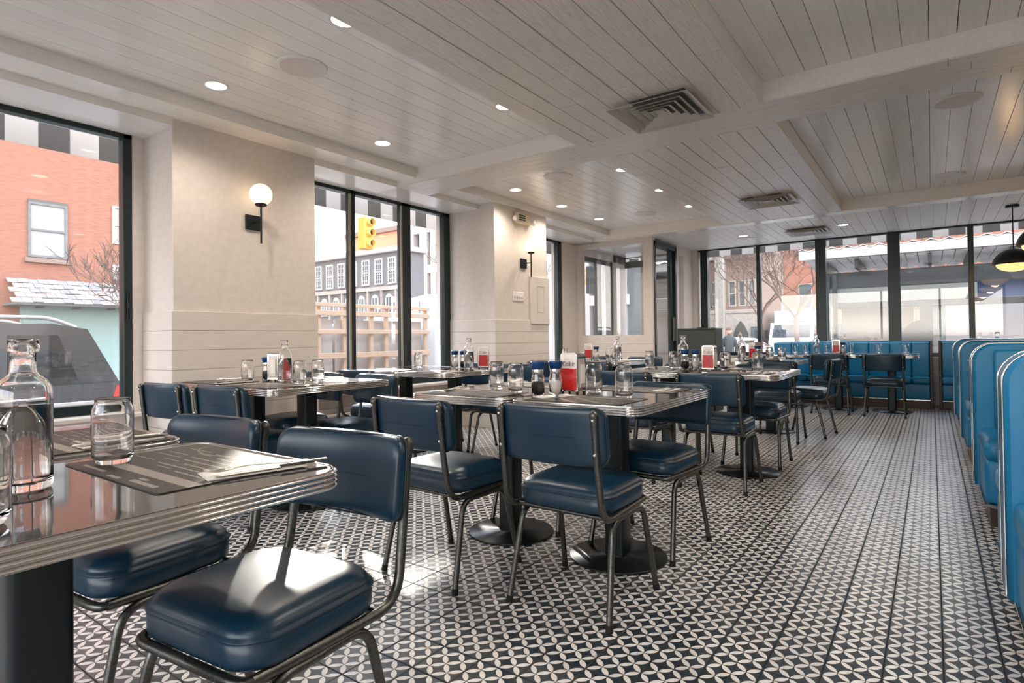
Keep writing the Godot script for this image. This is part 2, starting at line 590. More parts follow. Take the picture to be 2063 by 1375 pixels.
func pier(parent: Node, x: float, z0: float, z1: float) -> void:
	part(bx(-4.95, x, -0.02, YC + 0.02, z0, z1, 0.004), "pier", M.plaster, parent)
	boards_x(parent, x, 1.0, z0 - 0.014, z1 + 0.014, 0.0, 1.246)
	boards_z(parent, z0, -1.0, -4.72, x, 0.0, 1.246)
	boards_z(parent, z1, 1.0, -4.72, x, 0.0, 1.246)
func build_walls() -> void:
	# window side
	var wl := setting("wall_left")
	pier(wl, -4.28, -1.45, -0.35)
	pier(wl, -4.28, 1.911, 3.07)
	pier(wl, -4.044, 5.29, 6.40)
	part(bx(-4.92, -4.72, -0.4, 0.5, -3.5, 8.4), "sill_wall", M.plaster, wl)
	part(bx(-4.92, -4.72, YB, 2.95, -3.5, 10.5), "lintel", M.plaster, wl)
	part(bx(-4.92, -4.72, 0.5, YB, -3.5, -1.45), "wall_panel", M.plaster, wl)
	part(bx(-4.92, -4.72, 0.5, YB, 7.93, 8.4), "wall_panel", M.plaster, wl)
	for z in [[-3.3, -1.47], [-0.33, 1.89], [3.09, 5.27], [6.42, 8.4]]:
		boards_x(wl, -4.72, 1.0, z[0], z[1], 0.0, 0.5)
		part(bx(-4.74, -4.56, 0.5, 0.532, z[0], z[1], 0.006), "window_ledge", M.board_paint, wl)
		part(bx(-4.706, -4.60, 0.30, 0.325, z[0], z[1], 0.004), "rail", M.board_paint, wl)
	var xo := -4.80
	var xi := -4.72
	var wins := [["window_1", -0.35, 1.83, [0.72]], ["window_2", 3.09, 5.29, [3.83, 4.567]], ["window_3", 6.40, 7.91, [7.1]]]
	for w in wins:
		var n := setting(w[0])
		var a: float = w[1]
		var b: float = w[2]
		frame_bar(n, "frame_head", xo, xi, YB - 0.035, YB, a, b)
		frame_bar(n, "frame_sill", xo, xi, 0.52, 0.60, a, b)
		frame_bar(n, "frame_jamb", xo, xi, 0.52, YB, a, a + 0.055)
		frame_bar(n, "frame_jamb", xo, xi, 0.52, YB, b - (0.06 if w[0] == "window_1" else 0.105), b)
		var edges := [a + 0.05]
		for z in w[3]:
			var hw := 0.067 if absf(z - 4.567) < 0.01 else 0.03
			frame_bar(n, "mullion", xo, xi, 0.52, YB, z - hw, z + hw)
			part(bx(xi - 0.004, xi + 0.006, 0.6, YB - 0.04, z - hw - 0.022, z - hw), "stop_bead", M.frame_edge, n)
			edges.append(z)
		edges.append(b - 0.05)
		for k in edges.size() - 1:
			part(bx(-4.768, -4.762, 0.56, YB - 0.01, edges[k], edges[k + 1]), "pane", M.pane, n)
	# jamb filler beside window_1
	part(bx(-4.9, -4.725, 0.5, YB, 1.83, 1.915), "jamb_lining", M.plaster, wl)
	# back
	var wb := setting("wall_back")
	part(bx(-3.42, 2.1, -0.4, 0.66, 10.3, 10.45), "sill_wall", M.plaster, wb)
	part(bx(-4.95, 2.1, YB, 2.95, 10.3, 10.5), "lintel", M.plaster, wb)
	boards_z(wb, 10.3, -1.0, -3.4, 1.9, 0.0, 0.66, 0.11)
	part(bx(-3.42, 1.9, 0.66, 0.69, 10.24, 10.34, 0.006), "window_ledge", M.board_paint, wb)
	part(bx(-3.54, -3.34, -0.02, YB, 10.22, 10.45, 0.004), "corner_post", M.plaster, wb)
	var n4 := setting("window_4")
	frame_bar(n4, "frame_head", -3.34, 1.9, YB - 0.022, YB, 10.3, 10.4)
	frame_bar(n4, "frame_sill", -3.34, 1.9, 0.69, 0.75, 10.3, 10.4)
	var posts := [[-3.30, -3.18], [-2.365, -2.31], [-1.48, -1.335], [-0.52, -0.365], [0.425, 0.49], [1.35, 1.49]]
	for q in posts:
		frame_bar(n4, "mullion", q[0], q[1], 0.69, YB - 0.02, 10.285, 10.42)
	var ex := [-3.34, -3.24, -2.34, -1.41, -0.44, 0.46, 1.42, 1.9]
	for k in ex.size() - 1:
		part(bx(ex[k], ex[k + 1], 0.70, YB - 0.01, 10.352, 10.358), "pane", M.pane, n4)
	# right and behind the camera
	var wr := setting("wall_right")
	part(bx(1.9, 2.1, -0.3, 2.95, -3.5, 10.5), "wall_panel", M.plaster, wr)
	boards_x(wr, 1.9, -1.0, -3.3, 10.28, 0.0, 1.246)
	var wf := setting("wall_front")
	part(bx(-4.95, 2.1, -0.3, 0.6, -3.5, -3.3), "wall_panel", M.plaster, wf)
	part(bx(-4.95, 2.1, YB, 2.95, -3.5, -3.3), "wall_panel", M.plaster, wf)
	boards_z(wf, -3.3, 1.0, -4.7, 1.88, 0.0, 0.6, 0.12)
	var n6 := setting("window_6")  # added storefront glazing, out of view, lets sky in as soft fill
	for x in [-4.72, -3.1, -1.45, 0.2, 1.84]:
		frame_bar(n6, "mullion", x, x + 0.06, 0.6, YB, -3.42, -3.34)
	frame_bar(n6, "frame_sill", -4.72, 1.9, 0.6, 0.66, -3.42, -3.34)
	for x in [-4.72, -3.08, -1.43, 0.22]:
		part(bx(x + 0.02, x + 1.66, 0.6, YB, -3.383, -3.377), "pane", M.pane, n6)
	# vestibule
	var wv := setting("wall_vestibule")
	part(bx(-4.72, -3.42, -0.02, 1.06, 8.40, 8.52), "wall_panel", M.plaster, wv)
	part(bx(-4.72, -3.42, 2.47, YB + 0.02, 8.40, 8.52), "wall_panel", M.plaster, wv)
	part(bx(-4.72, -4.64, 1.06, 2.47, 8.40, 8.52), "wall_panel", M.plaster, wv)
	part(bx(-3.57, -3.42, 1.06, 2.47, 8.40, 8.52), "wall_panel", M.plaster, wv)
	boards_z(wv, 8.40, -1.0, -4.7, -3.42, 0.0, 1.05)
	part(bx(-3.54, -3.42, -0.02, YB, 9.45, 9.52), "wall_panel", M.plaster, wv)
	part(bx(-3.54, -3.42, -0.02, YB, 9.78, 10.3), "wall_panel", M.plaster, wv)
	part(bx(-3.54, -3.42, -0.02, 0.3, 9.52, 9.78), "wall_panel", M.plaster, wv)
	part(bx(-3.54, -3.42, 2.4, YB, 9.52, 9.78), "wall_panel", M.plaster, wv)
	var n5 := setting("window_5")
	part(bx(-4.64, -3.57, 1.06, 2.47, 8.455, 8.461), "pane", M.pane, n5)
	part(bx(-3.483, -3.477, 0.3, 2.4, 9.52, 9.78), "pane", M.pane, n5)
	var d1 := setting("door_1")
	for q in [[8.46, 8.53], [9.36, 9.43]]:
		frame_bar(d1, "frame_jamb", -3.55, -3.41, 0.0, 2.50, q[0], q[1])
	frame_bar(d1, "frame_head", -3.55, -3.41, 2.43, 2.50, 8.46, 9.43)
	part(bx(-3.483, -3.477, 0.1, 2.44, 8.53, 9.24), "pane", M.pane, d1)
	frame_bar(d1, "stile", -3.51, -3.45, 0.0, 2.43, 9.24, 9.36)
	part(bx(-3.45, -3.40, 0.95, 1.35, 9.28, 9.31, 0.01), "pull_handle", M.steel, d1)
	part(bx(-4.92, -4.72, 2.40, YB, 8.4, 10.3), "transom_panel", M.plaster, wl)
	part(bx(-4.92, -4.72, -0.02, YB, 9.75, 10.3), "wall_panel", M.plaster, wl)
	part(bx(-4.42, -3.42, -0.02, YB, 10.30, 10.42), "wall_panel", M.plaster, wv)
	boards_z(wv, 10.30, -1.0, -4.42, -3.54, 0.0, 2.3, 0.07)
	var d3 := setting("door_3")
	frame_bar(d3, "frame_head", -4.72, -3.56, 2.33, 2.45, 10.24, 10.29)
	frame_bar(d3, "frame_jamb", -4.28, -4.22, 0.0, 2.2, 10.25, 10.286)
	frame_bar(d3, "frame_rail", -4.28, -3.56, 2.08, 2.2, 10.25, 10.286)
	part(bx(-4.72, -4.42, 0.0, 2.4, 10.352, 10.358), "pane", M.pane, d3)
	var d2 := setting("door_2")
	for q in [[8.55, 8.63], [9.22, 9.32], [9.66, 9.75]]:
		frame_bar(d2, "frame_jamb", -4.84, -4.74, 0.0, 2.4, q[0], q[1])
	frame_bar(d2, "frame_head", -4.84, -4.74, 2.32, 2.4, 8.55, 9.75)
	frame_bar(d2, "frame_sill", -4.84, -4.74, 0.0, 0.12, 8.55, 9.75)
	part(bx(-4.793, -4.787, 0.1, 2.34, 8.6, 9.7), "pane", M.pane, d2)
# ---------------------------------------------------------------- chairs
func make_chair(label: String) -> Node3D:
	var t := thing("dining_chair", label, "chair")
	var g := G.new()
	var rings := []
	for q in [[0.022, 0.385], [0.006, 0.388], [0.001, 0.396], [0.0, 0.410], [0.0, 0.438], [0.0035, 0.4415], [-0.003, 0.445], [-0.003, 0.448], [0.0035, 0.4515], [0.004, 0.456], [0.009, 0.466], [0.020, 0.476], [0.042, 0.484], [0.075, 0.489], [0.12, 0.492]]:
		rings.append(rring(0.200 - q[0], 0.187 - q[0], 0.078 - q[0] * 0.2, q[1], 7, Vector2(0, 0.004)))
	g.loft(rings, true, true, 1, 1)
	part(g, "seat", M.navy_vinyl, t)
	# padded backrest, curved round the sitter
	g = G.new()
	rings = []
	for q in [[0.1035, -0.0285], [0.075, -0.0283], [0.05, -0.0275], [0.03, -0.026], [0.016, -0.0235], [0.007, -0.019], [0.002, -0.0125], [0.0, -0.005], [0.0, 0.009], [0.003, 0.016], [0.010, 0.0205], [0.022, 0.022], [0.05, 0.023], [0.1035, 0.0235]]:
		var r := PackedVector3Array()
		for v in rring(0.226 - q[0], 0.104 - q[0], 0.040 - q[0] * 0.35, 0.0, 6):
			var u := v.x
			var w := -v.z
			r.append(Vector3(u, 0.676 + w, 0.268 + w * 0.10 + q[1] - u * u * 0.85))
		rings.append(r)
	# long edges of the inner rings follow the curve in short steps
	for i in rings.size():
		var src: PackedVector3Array = rings[i]
		var o := PackedVector3Array()
		for j in src.size():
			var c := src[j]
			var d := src[(j + 1) % src.size()]
			o.append(c)
			if (j + 1) % 7 == 0:
				var n := 10 if j == 6 or j == 20 else 3
				for k in range(1, n):
					var f := c.lerp(d, float(k) / n)
					var off := 0.268 + (f.y - 0.676) * 0.10 - f.x * f.x * 0.85
					var oc := c.z - (0.268 + (c.y - 0.676) * 0.10 - c.x * c.x * 0.85)
					o.append(Vector3(f.x, f.y, off + oc))
		rings[i] = o
	g.loft(rings, false, false, 1)
	var bk := part(g, "backrest", M.navy_vinyl, t)
	# welt round the back edge
	g = G.new()
	var path := []
	for v in rring(0.225, 0.103, 0.036, 0.0, 6):
		path.append(Vector3(v.x * 1.004, 0.676 - v.z, 0.268 - v.z * 0.10 + 0.012 - v.x * v.x * 0.85))
	path.append(path[0])
	g.tube(path, 0.0028, 5)
	part(g, "piping", M.navy_piping, bk)
	for s in [-1.0, 1.0]:
		g = G.new()
		var pp := bez([Vector3(s * 0.199, 0.757, 0.277), Vector3(s * 0.199, 0.60, 0.262), Vector3(s * 0.205, 0.376, 0.228), Vector3(s * 0.197, 0.376, 0.05), Vector3(s * 0.185, 0.376, -0.165)], 8, 0.075)
		g.tube(pp, 0.0125, 10)
		var po := part(g, "back_post", M.steel, t)
		g = G.new()
		g.ball(Vector3(s * 0.199, 0.757, 0.277), 0.0165, 10, 1.15)
		g.tube([Vector3(s * 0.199, 0.757, 0.277), Vector3(s * 0.199, 0.70, 0.2715)], 0.016, 10, 0.0125)
		part(g, "flattened_end", M.steel, po)
		for yy in [0.742, 0.622]:
			g = G.new()
			var bb := Basis(Vector3.RIGHT, PI / 2)
			g.lathe([Vector2(0.0062, 0.0), Vector2(0.0062, 0.002), Vector2(0.0035, 0.0045), Vector2(0.0005, 0.0052)], 10, Vector3(s * 0.199, yy, 0.2695 + (yy - 0.676) * 0.095 + 0.0125), 1, true, true, bb)
			part(g, "rivet", M.rivet, po)
		for e in [-1.0, 1.0]:
			g = G.new()
			var foot := Vector3(s * 0.214, 0.012, e * 0.212)
			var lp := bez([foot, Vector3(s * 0.193, 0.357, e * 0.135), Vector3(s * 0.193, 0.357, 0.0)], 8, 0.06)
			g.tube(lp, 0.0118, 10)
			var lg := part(g, "leg", M.steel, t)
			g = G.new()
			g.tube([Vector3(s * 0.2147, 0.0, e * 0.2145), Vector3(s * 0.2135, 0.024, e * 0.2095)], 0.0135, 10)
			part(g, "foot_cap", M.rubber, lg)
	g = G.new()
	g.tube(bez([Vector3(-0.1855, 0.376, -0.155), Vector3(-0.178, 0.376, -0.183), Vector3(0.178, 0.376, -0.183), Vector3(0.1855, 0.376, -0.155)], 6, 0.05), 0.0115, 8)
	part(g, "cross_rail", M.steel, t)
	g = G.new()
	g.tube([Vector3(-0.2, 0.376, 0.165), Vector3(0.2, 0.376, 0.165)], 0.009, 8)
	part(g, "cross_rail", M.steel, t)
	return t
# ---------------------------------------------------------------- tables
func make_table(called: String, label: String, hx: float, hz: float) -> Node3D:
	var t := thing(called, label, "table")
	var g := G.new()
	var r := 0.065
	g.loft([rring(hx - 0.004, hz - 0.004, r, TT - 0.004, 6), rring(hx - 0.004, hz - 0.004, r, TT - 0.0005, 6), rring(hx - 0.0055, hz - 0.0055, r, TT, 6)], false, true)
	g.loft([rring(hx - 0.03, hz - 0.03, r, TT - 0.034, 6), rring(hx - 0.029, hz - 0.029, r, TT - 0.033, 6)], true, false)
	part(g, "tabletop", M.laminate, t)
	g = G.new()
	var rings := [rring(hx - 0.03, hz - 0.03, r, TT - 0.038, 6), rring(hx - 0.002, hz - 0.002, r, TT - 0.038, 6)]
	for k in 4:
		var y0 := TT - 0.038 + k * 0.0097
		for q in [[-0.008, 0.0010], [0.0, 0.0016], [0.003, 0.0032], [0.0036, 0.0048], [0.003, 0.0064], [0.0, 0.0080], [-0.008, 0.0086]]:
			rings.append(rring(hx + q[0], hz + q[0], r, y0 + q[1], 6))
	rings.append(rring(hx - 0.001, hz - 0.001, r, TT + 0.0012, 6))
	rings.append(rring(hx - 0.005, hz - 0.005, r, TT + 0.0008, 6))
	rings.append(rring(hx - 0.0052, hz - 0.0052, r, TT - 0.002, 6))
	g.loft(rings, false, false, 1)
	part(g, "edge_band", M.chrome, t)
	g = G.new()
	var rr := 0.048
	g.loft([rring(rr, rr, 0.016, 0.012, 4), rring(rr, rr, 0.016, TT - 0.037, 4)])
	part(g, "post", M.black_steel, t)
	g = G.new()
	g.lathe([Vector2(0.205, 0.0), Vector2(0.225, 0.003), Vector2(0.226, 0.007), Vector2(0.222, 0.0115), Vector2(0.06, 0.0135), Vector2(0.058, 0.02)], 48)
	part(g, "base", M.base_iron, t)
	g = G.new()
	for s in [[1, 0], [0, 1]]:
		var a := Vector3(hx * 0.6 * s[0] + 0.02 * s[1], TT - 0.062, hz * 0.6 * s[1] + 0.02 * s[0])
		g.box(-a + Vector3(0, 2 * (TT - 0.062), 0), a + Vector3(0, 0.025, 0), 0.003)
	part(g, "bracket", M.black_steel, t)
	return t
# ---------------------------------------------------------------- benches
func cushion(g: G, x0: float, x1: float, y0: float, y1: float, z0: float, z1: float, r: float) -> void:   # a box with well-rounded edges
	var hx := (x1 - x0) / 2
	var hz := (z1 - z0) / 2
	var c := Vector2((x0 + x1) / 2, -(z0 + z1) / 2)
	var rings := []
	for i in 5:
		var a := PI / 2 * i / 4
		rings.append(rring(hx - r * (1 - sin(a)), hz - r * (1 - sin(a)), r, y0 + r * (1 - cos(a)), 5, c))
	for i in 5:
		var a := PI / 2 * i / 4
		rings.append(rring(hx - r * (1 - cos(a)), hz - r * (1 - cos(a)), r, y1 - r * (1 - sin(a)), 5, c))
	g.loft(rings, true, true, 1, 1)
func back_panel(g: G, x0: float, x1: float, y0: float, y1: float, z0: float, z1: float, r: float, left_only := true) -> void:   # upright slab, its upper corners rounded, its rims softened
	if true:
		var prof := [[0.016, z1], [0.004, z1 - 0.006], [0.0, z1 - 0.018], [0.0, z0 + 0.018], [0.004, z0 + 0.006], [0.016, z0]]
		var rings := []
		for q in prof:
			var ring := PackedVector3Array()
			var i: float = q[0]
			ring.append(p(x0 + i, y0, q[1]))
			ring.append(p(x1 - i, y0, q[1]))
			var n := 8
			for k in n + 1:
				var a := PI / 2 * k / n
				if left_only: 
					if k == 0: ring.append(p(x1 - i, y1 - i, q[1]))
				else: ring.append(p(x1 - r + (r - i) * cos(a), y1 - r + (r - i) * sin(a), q[1]))
			for k in n + 1:
				var a := PI / 2 * (1 + float(k) / n)
				ring.append(p(x0 + r + (r - i) * cos(a), y1 - r + (r - i) * sin(a), q[1]))
			rings.append(ring)
		g.loft(rings, true, true, 1)
func build_booths() -> void:
	var fronts := [2.11, 3.985, 5.90, 7.70]
	var labels := [
		"blue vinyl double booth opposite the place-mat table by the brick view", "blue vinyl double booth opposite the middle aisle tables",
		"blue vinyl double booth opposite the table with the tilted side chair", "blue vinyl double booth standing next to the window bench"]
	for i in fronts.size():
		var z: float = fronts[i]
		var t := thing("booth_bench", labels[i], "booth", p(1.05, 0, z + 0.6), 0.0, "blue booths along the aisle")
		var o := t.position
		var ax := 0.215
		var bxr := 1.86
		var parts := []
		var g := G.new()
		g.box(p(ax + 0.02, 0.0, z + 0.0), p(bxr, 0.105, z + 1.13), 0.004)
		parts.append([g, "plinth", M.dark_wood])
		g = G.new()
		g.box(p(ax - 0.004, 0.105, z - 0.035), p(bxr, 0.122, z + 1.165), 0.004)
		parts.append([g, "chrome_strip", M.chrome])
		for s in [[z - 0.045, z + 0.50], [z + 0.63, z + 1.175]]:
			g = G.new()
			var a: float = s[0] + (0.02 if s[0] < z else 0.0)
			var b: float = s[1] - (0.0 if s[0] < z else 0.02)
			cushion(g, ax, bxr, 0.122, 0.36, a, b, 0.03)
			parts.append([g, "seat_box", M.blue_vinyl])
			g = G.new()
			cushion(g, ax - 0.005, bxr, 0.345, 0.465, s[0], s[1], 0.045)
			parts.append([g, "seat_cushion", M.blue_vinyl])
		g = G.new()
		back_panel(g, ax - 0.022, bxr, 0.12, 0.962, z + 0.47, z + 0.66, 0.11)
		parts.append([g, "backrest", M.blue_vinyl])
		# channels on both faces
		for s in [[z + 0.455, 1.0], [z + 0.675, -1.0]]:
			var xx := ax + 0.075
			while xx < bxr - 0.05:
				var e := minf(bxr - 0.01, xx + 0.21)
				g = G.new()
				cushion(g, xx, e - 0.004, 0.45, 0.925, s[0] - 0.012, s[0] + 0.03, 0.02)
				parts.append([g, "channel_panel", M.blue_vinyl])
				xx = e
		for zz in [z + 0.487, z + 0.643]:
			g = G.new()
			var path := [p(ax - 0.023, 0.13, zz)]
			for k in 9:
				var a := PI / 2 * (1.0 - k / 8.0) + PI / 2
				path.append(p(ax - 0.023 + 0.11 + 0.1115 * cos(a), 0.852 + 0.1115 * sin(a), zz))
			path.append(p(bxr, 0.9635, zz))
			g.tube(path, 0.0042, 8)
			parts.append([g, "chrome_trim", M.chrome])
		for q in parts:
			var m := part(q[0], q[1], q[2], t)
			m.position = -o
	# table between the booths
	var tz := [1.72, 3.61, 5.53, 7.385, 9.29]
	for i in 5:
		var tl: String = ["chrome-edged booth table opposite the place-mat table", "chrome-edged booth table opposite the front aisle chairs", "chrome-edged booth table in the middle of the booth row", "chrome-edged booth table before the last booth", "chrome-edged booth table by the window bench, under a pendant"][i]
		var t := make_table("booth_table", tl, 0.765, 0.33)
		t.position = p(1.03, 0, tz[i])
		t.set_meta("group", "tables between the blue booths")
	# benches under the back window
	for b in [[-2.06, -0.03, "long blue vinyl bench under the back window with wood end panel", -1.0], [0.10, 1.88, "short blue vinyl bench at the back window beside the booths", 1.0]]:
		var x0: float = b[0]
		var x1: float = b[1]
		var t := thing("window_bench", b[2], "bench", p((x0 + x1) / 2, 0, 10.0), 0.0, "benches along the back window")
		var parts := []
		var g := G.new()
		g.box(p(x0, 0, 9.76), p(x1, 0.11, 10.2), 0.004)
		parts.append([g, "plinth", M.dark_wood])
		g = G.new()
		g.box(p(x0, 0.11, 9.735), p(x1, 0.124, 10.2), 0.003)
		parts.append([g, "chrome_strip", M.chrome])
		g = G.new()
		cushion(g, x0, x1, 0.124, 0.34, 9.74, 10.1, 0.02)
		parts.append([g, "seat_box", M.blue_vinyl])
		var xx := x0
		while xx < x1 - 0.05:
			var e := minf(x1, xx + 0.26)
			g = G.new()
			cushion(g, xx + 0.001, e - 0.001, 0.335, 0.43, 9.72, 10.1, 0.03)
			parts.append([g, "seat_cushion", M.blue_vinyl])
			g = G.new()
			cushion(g, xx + 0.001, e - 0.001, 0.42, 0.905, 10.02, 10.1, 0.02)
			parts.append([g, "channel_panel", M.blue_vinyl])
			xx = e
		g = G.new()
		back_panel(g, x0 - 0.005, x1, 0.12, 0.925, 10.07, 10.22, 0.09 if b[3] < 0 else 0.02)
		parts.append([g, "backrest", M.blue_vinyl])
		g = G.new()
		var ex: float = x1 if b[3] < 0 else x0 - 0.028
		g.box(p(ex, 0, 9.74), p(ex + 0.028, 0.45, 10.0), 0.004)
		g.box(p(ex, 0, 10.0), p(ex + 0.028, 0.925, 10.22), 0.004)
		parts.append([g, "end_panel", M.dark_wood])
		for q in parts:
			var m := part(q[0], q[1], q[2], t)
			m.position = -t.position
func build_furniture() -> void:
	# chair places: x, z, turn in degrees (0 faces away from the camera), label
	var AWAY := 0.0
	var BACK := 180.0
	var C := [
		[-1.14, 2.055, AWAY, "navy vinyl chair before the red napkin box table, on the aisle side"],
		[-1.775, 1.985, AWAY - 2, "navy vinyl chair before the red napkin box table, on the window side"],
		[-1.155, 2.76, BACK - 4, "navy vinyl chair facing the red napkin box table from behind, on the aisle side"],
		[-1.80, 2.80, BACK, "navy vinyl chair behind the tumbler table, on the side away from the aisle"],
		[-1.262, 0.757, BACK + 6, "navy vinyl chair pushed to the place mat with the fork, seat half under the table"],
		[-1.865, 0.73, BACK + 6, "navy vinyl chair behind the bottle table, on the window side"],
		[-3.78, 1.87, AWAY + 5, "navy vinyl chair by the pier corner beside the first big window"],
		[-3.24, 1.93, AWAY + 4, "navy vinyl chair at the near side of the sconce-wall table, aisle end"],
		[-3.84, 2.56, BACK, "navy vinyl chair against the sconce wall behind its table"],
		[-3.24, 2.56, BACK - 5, "navy vinyl chair behind the sconce-wall table, at its free end"],
		[-3.86, 3.40, AWAY, "navy vinyl chair between the sconce pier and the truck window table"],
		[-3.62, 4.24, BACK, "navy vinyl chair behind the truck window table, pier side"],
		[-3.14, 4.24, BACK, "navy vinyl chair behind the truck window table, aisle side"],
		[-1.20, 4.12, AWAY, "navy vinyl chair before the second aisle table, on the aisle side"],
		[-1.80, 4.10, AWAY - 2, "navy vinyl chair before the second aisle table, window side"],
		[-1.165, 4.99, BACK, "navy vinyl chair behind the second aisle table, on the aisle side"],
		[-1.80, 5.00, BACK, "navy vinyl chair behind the second aisle table, window side"],
		[-1.255, 6.24, AWAY, "navy vinyl chair before the third aisle table with the menu"],
		[-1.055, 6.69, 84.0, "navy vinyl chair turned sideways at the end of the third aisle table"],
		[-1.60, 7.22, BACK, "navy vinyl chair behind the third aisle table with the menu"],
		[-1.085, 8.705, AWAY, "navy vinyl chair before the window bench tables, nearer the entrance"],
		[-0.49, 8.71, AWAY, "navy vinyl chair before the window bench tables, nearer the aisle"],
		[-3.40, 5.60, AWAY, "navy vinyl chair before the far pier table, wall side"],
		[-2.86, 5.62, AWAY, "navy vinyl chair before the far pier table, aisle side"],
		[-3.40, 6.52, BACK, "navy vinyl chair behind the far pier table, wall side"],
		[-2.86, 6.50, BACK, "navy vinyl chair behind the far pier table, aisle side"],
	]
	var first: Node3D
	for c in C:
		var o: Node3D
		if first == null:
			first = make_chair(c[3])
			first.set_meta("kindname", "dining_chair")
			o = first
		else:
			o = dup(first, Vector3.ZERO, 0.0, c[3])
		o.position = p(c[0], 0, c[1])
		o.rotation_degrees = Vector3(0, c[2], 0)
		o.set_meta("group", "navy dining chairs")
	var T := [
		[-1.30, 0.345, "chrome-edged table with the large water bottle and fork place mat"],
		[-1.995, 0.345, "chrome-edged table standing behind the large water bottle, next to the window"],
		[-1.21, 2.51, "chrome-edged table with the red napkin box, aisle half of its pair"],
		[-1.832, 2.515, "chrome-edged table with two tumblers, window half of the pair with the red napkin box"],
		[-3.235, 2.25, "chrome-edged table by the sconce wall with the bottle, free end"],
		[-3.855, 2.27, "chrome-edged table touching the sconce wall"],
		[-1.14, 4.60, "chrome-edged table of the second aisle pair, aisle half"],
		[-1.76, 4.62, "chrome-edged table of the second aisle pair, window half"],
		[-3.38, 3.83, "chrome-edged table in front of the window with the truck, aisle half"],
		[-4.002, 3.85, "chrome-edged table in front of the window with the truck, window half"],
		[-2.95, 6.05, "chrome-edged table beside the far pier, aisle half"],
		[-3.57, 6.06, "chrome-edged table beside the far pier, wall half"],
		[-1.42, 6.73, "chrome-edged table with the side chair at its end"],
		[-2.05, 6.73, "chrome-edged table next to the host stand"],
		[-0.44, 9.20, "chrome-edged table before the window bench, aisle end"],
		[-1.06, 9.20, "chrome-edged table before the window bench, middle"],
		[-1.68, 9.20, "chrome-edged table before the window bench, entrance end"],
	]
	first = null
	for c in T:
		var o: Node3D
		if first == null:
			first = make_table("dining_table", c[2], 0.305, 0.445)
			first.set_meta("kindname", "dining_table")
			o = first
		else:
			o = dup(first, Vector3.ZERO, 0.0, c[2])
		o.position = p(c[0], 0, c[1])
		o.set_meta("group", "chrome-edged dining tables")
	# host stand by the entrance
	var h := thing("host_stand", "grey host stand with sloped top beside the entrance door", "host stand", p(-2.64, 0, 8.0))
	var g := G.new()
	g.box(Vector3(-0.265, 0, -0.33), Vector3(0.265, 1.11, 0.0), 0.006)
	part(g, "cabinet", M.stand_grey, h)
	g = G.new()
	g.box(Vector3(-0.267, 1.112, -0.332), Vector3(0.267, 1.137, 0.002), 0.004)
	part(g, "top", M.stand_grey, h)
	g = G.new()
	g.box(Vector3(-0.03, 1.135, -0.2), Vector3(0.03, 1.15, -0.14), 0.004)
	part(g, "hinge", M.rubber, h)
	build_booths()
# ---------------------------------------------------------------- tableware
func make_bottle() -> Node3D:
	var t := thing("water_bottle", "", "bottle")
	t.set_meta("kindname", "water_bottle")
	var g := G.new()
	var o := [Vector2(0.036, 0.0), Vector2(0.0425, 0.003), Vector2(0.0445, 0.010), Vector2(0.0445, 0.172), Vector2(0.0425, 0.188), Vector2(0.036, 0.200), Vector2(0.026, 0.208), Vector2(0.0205, 0.216), Vector2(0.0195, 0.226), Vector2(0.0195, 0.252), Vector2(0.0235, 0.254), Vector2(0.0240, 0.262), Vector2(0.0235, 0.274), Vector2(0.0215, 0.276), Vector2(0.0175, 0.275), Vector2(0.0165, 0.250), Vector2(0.0165, 0.226), Vector2(0.0175, 0.215), Vector2(0.0235, 0.205), Vector2(0.034, 0.197), Vector2(0.0395, 0.187), Vector2(0.0412, 0.172), Vector2(0.0412, 0.022), Vector2(0.038, 0.016), Vector2(0.004, 0.019)]
	g.lathe(o, 40)
	part(g, "glass", M.clear_glass, t)
	g = G.new()
	g.lathe([Vector2(0.004, 0.0192), Vector2(0.0379, 0.0162), Vector2(0.04105, 0.0222), Vector2(0.04105, 0.155), Vector2(0.001, 0.155)], 36, Vector3.ZERO, 1, true, true)
	part(g, "water", M.water, t)
	g = G.new()
	var tri := PackedVector2Array([Vector2(-0.012, 0.008), Vector2(0, -0.01), Vector2(0.012, 0.008), Vector2(0.009, 0.008), Vector2(0, -0.006), Vector2(-0.009, 0.008)])
	g.prism(tri, Vector3(0, 0.115, 0.0446), Vector3.RIGHT, Vector3.UP, 0.0004)
	g.box(Vector3(-0.013, 0.1235, 0.0446), Vector3(0.013, 0.1255, 0.0450))
	part(g, "printed_mark", M.logo_red, t)
	return t
func make_tumbler() -> Node3D:
	var t := thing("tumbler", "", "glass")
	t.set_meta("kindname", "tumbler")
	var g := G.new()
	g.lathe([Vector2(0.027, 0.0), Vector2(0.032, 0.0025), Vector2(0.0385, 0.016), Vector2(0.0400, 0.022), Vector2(0.0400, 0.112), Vector2(0.0390, 0.122), Vector2(0.0345, 0.133), Vector2(0.0335, 0.137), Vector2(0.0345, 0.143), Vector2(0.0338, 0.145), Vector2(0.0325, 0.143), Vector2(0.0315, 0.137), Vector2(0.0325, 0.132), Vector2(0.0370, 0.121), Vector2(0.0378, 0.111), Vector2(0.0378, 0.024), Vector2(0.035, 0.016), Vector2(0.003, 0.014)], 36)
	part(g, "glass", M.clear_glass, t)
	g = G.new()
	g.prism(PackedVector2Array([Vector2(-0.004, -0.012), Vector2(0.004, -0.012), Vector2(0.005, 0.006), Vector2(0.002, 0.014), Vector2(-0.003, 0.012), Vector2(-0.006, 0.004)]), Vector3(-0.03, 0.08, 0.0268), Vector3(0.67, 0, 0.74), Vector3.UP, 0.0004)
	part(g, "printed_mark", M.frame_black, t)
	return t
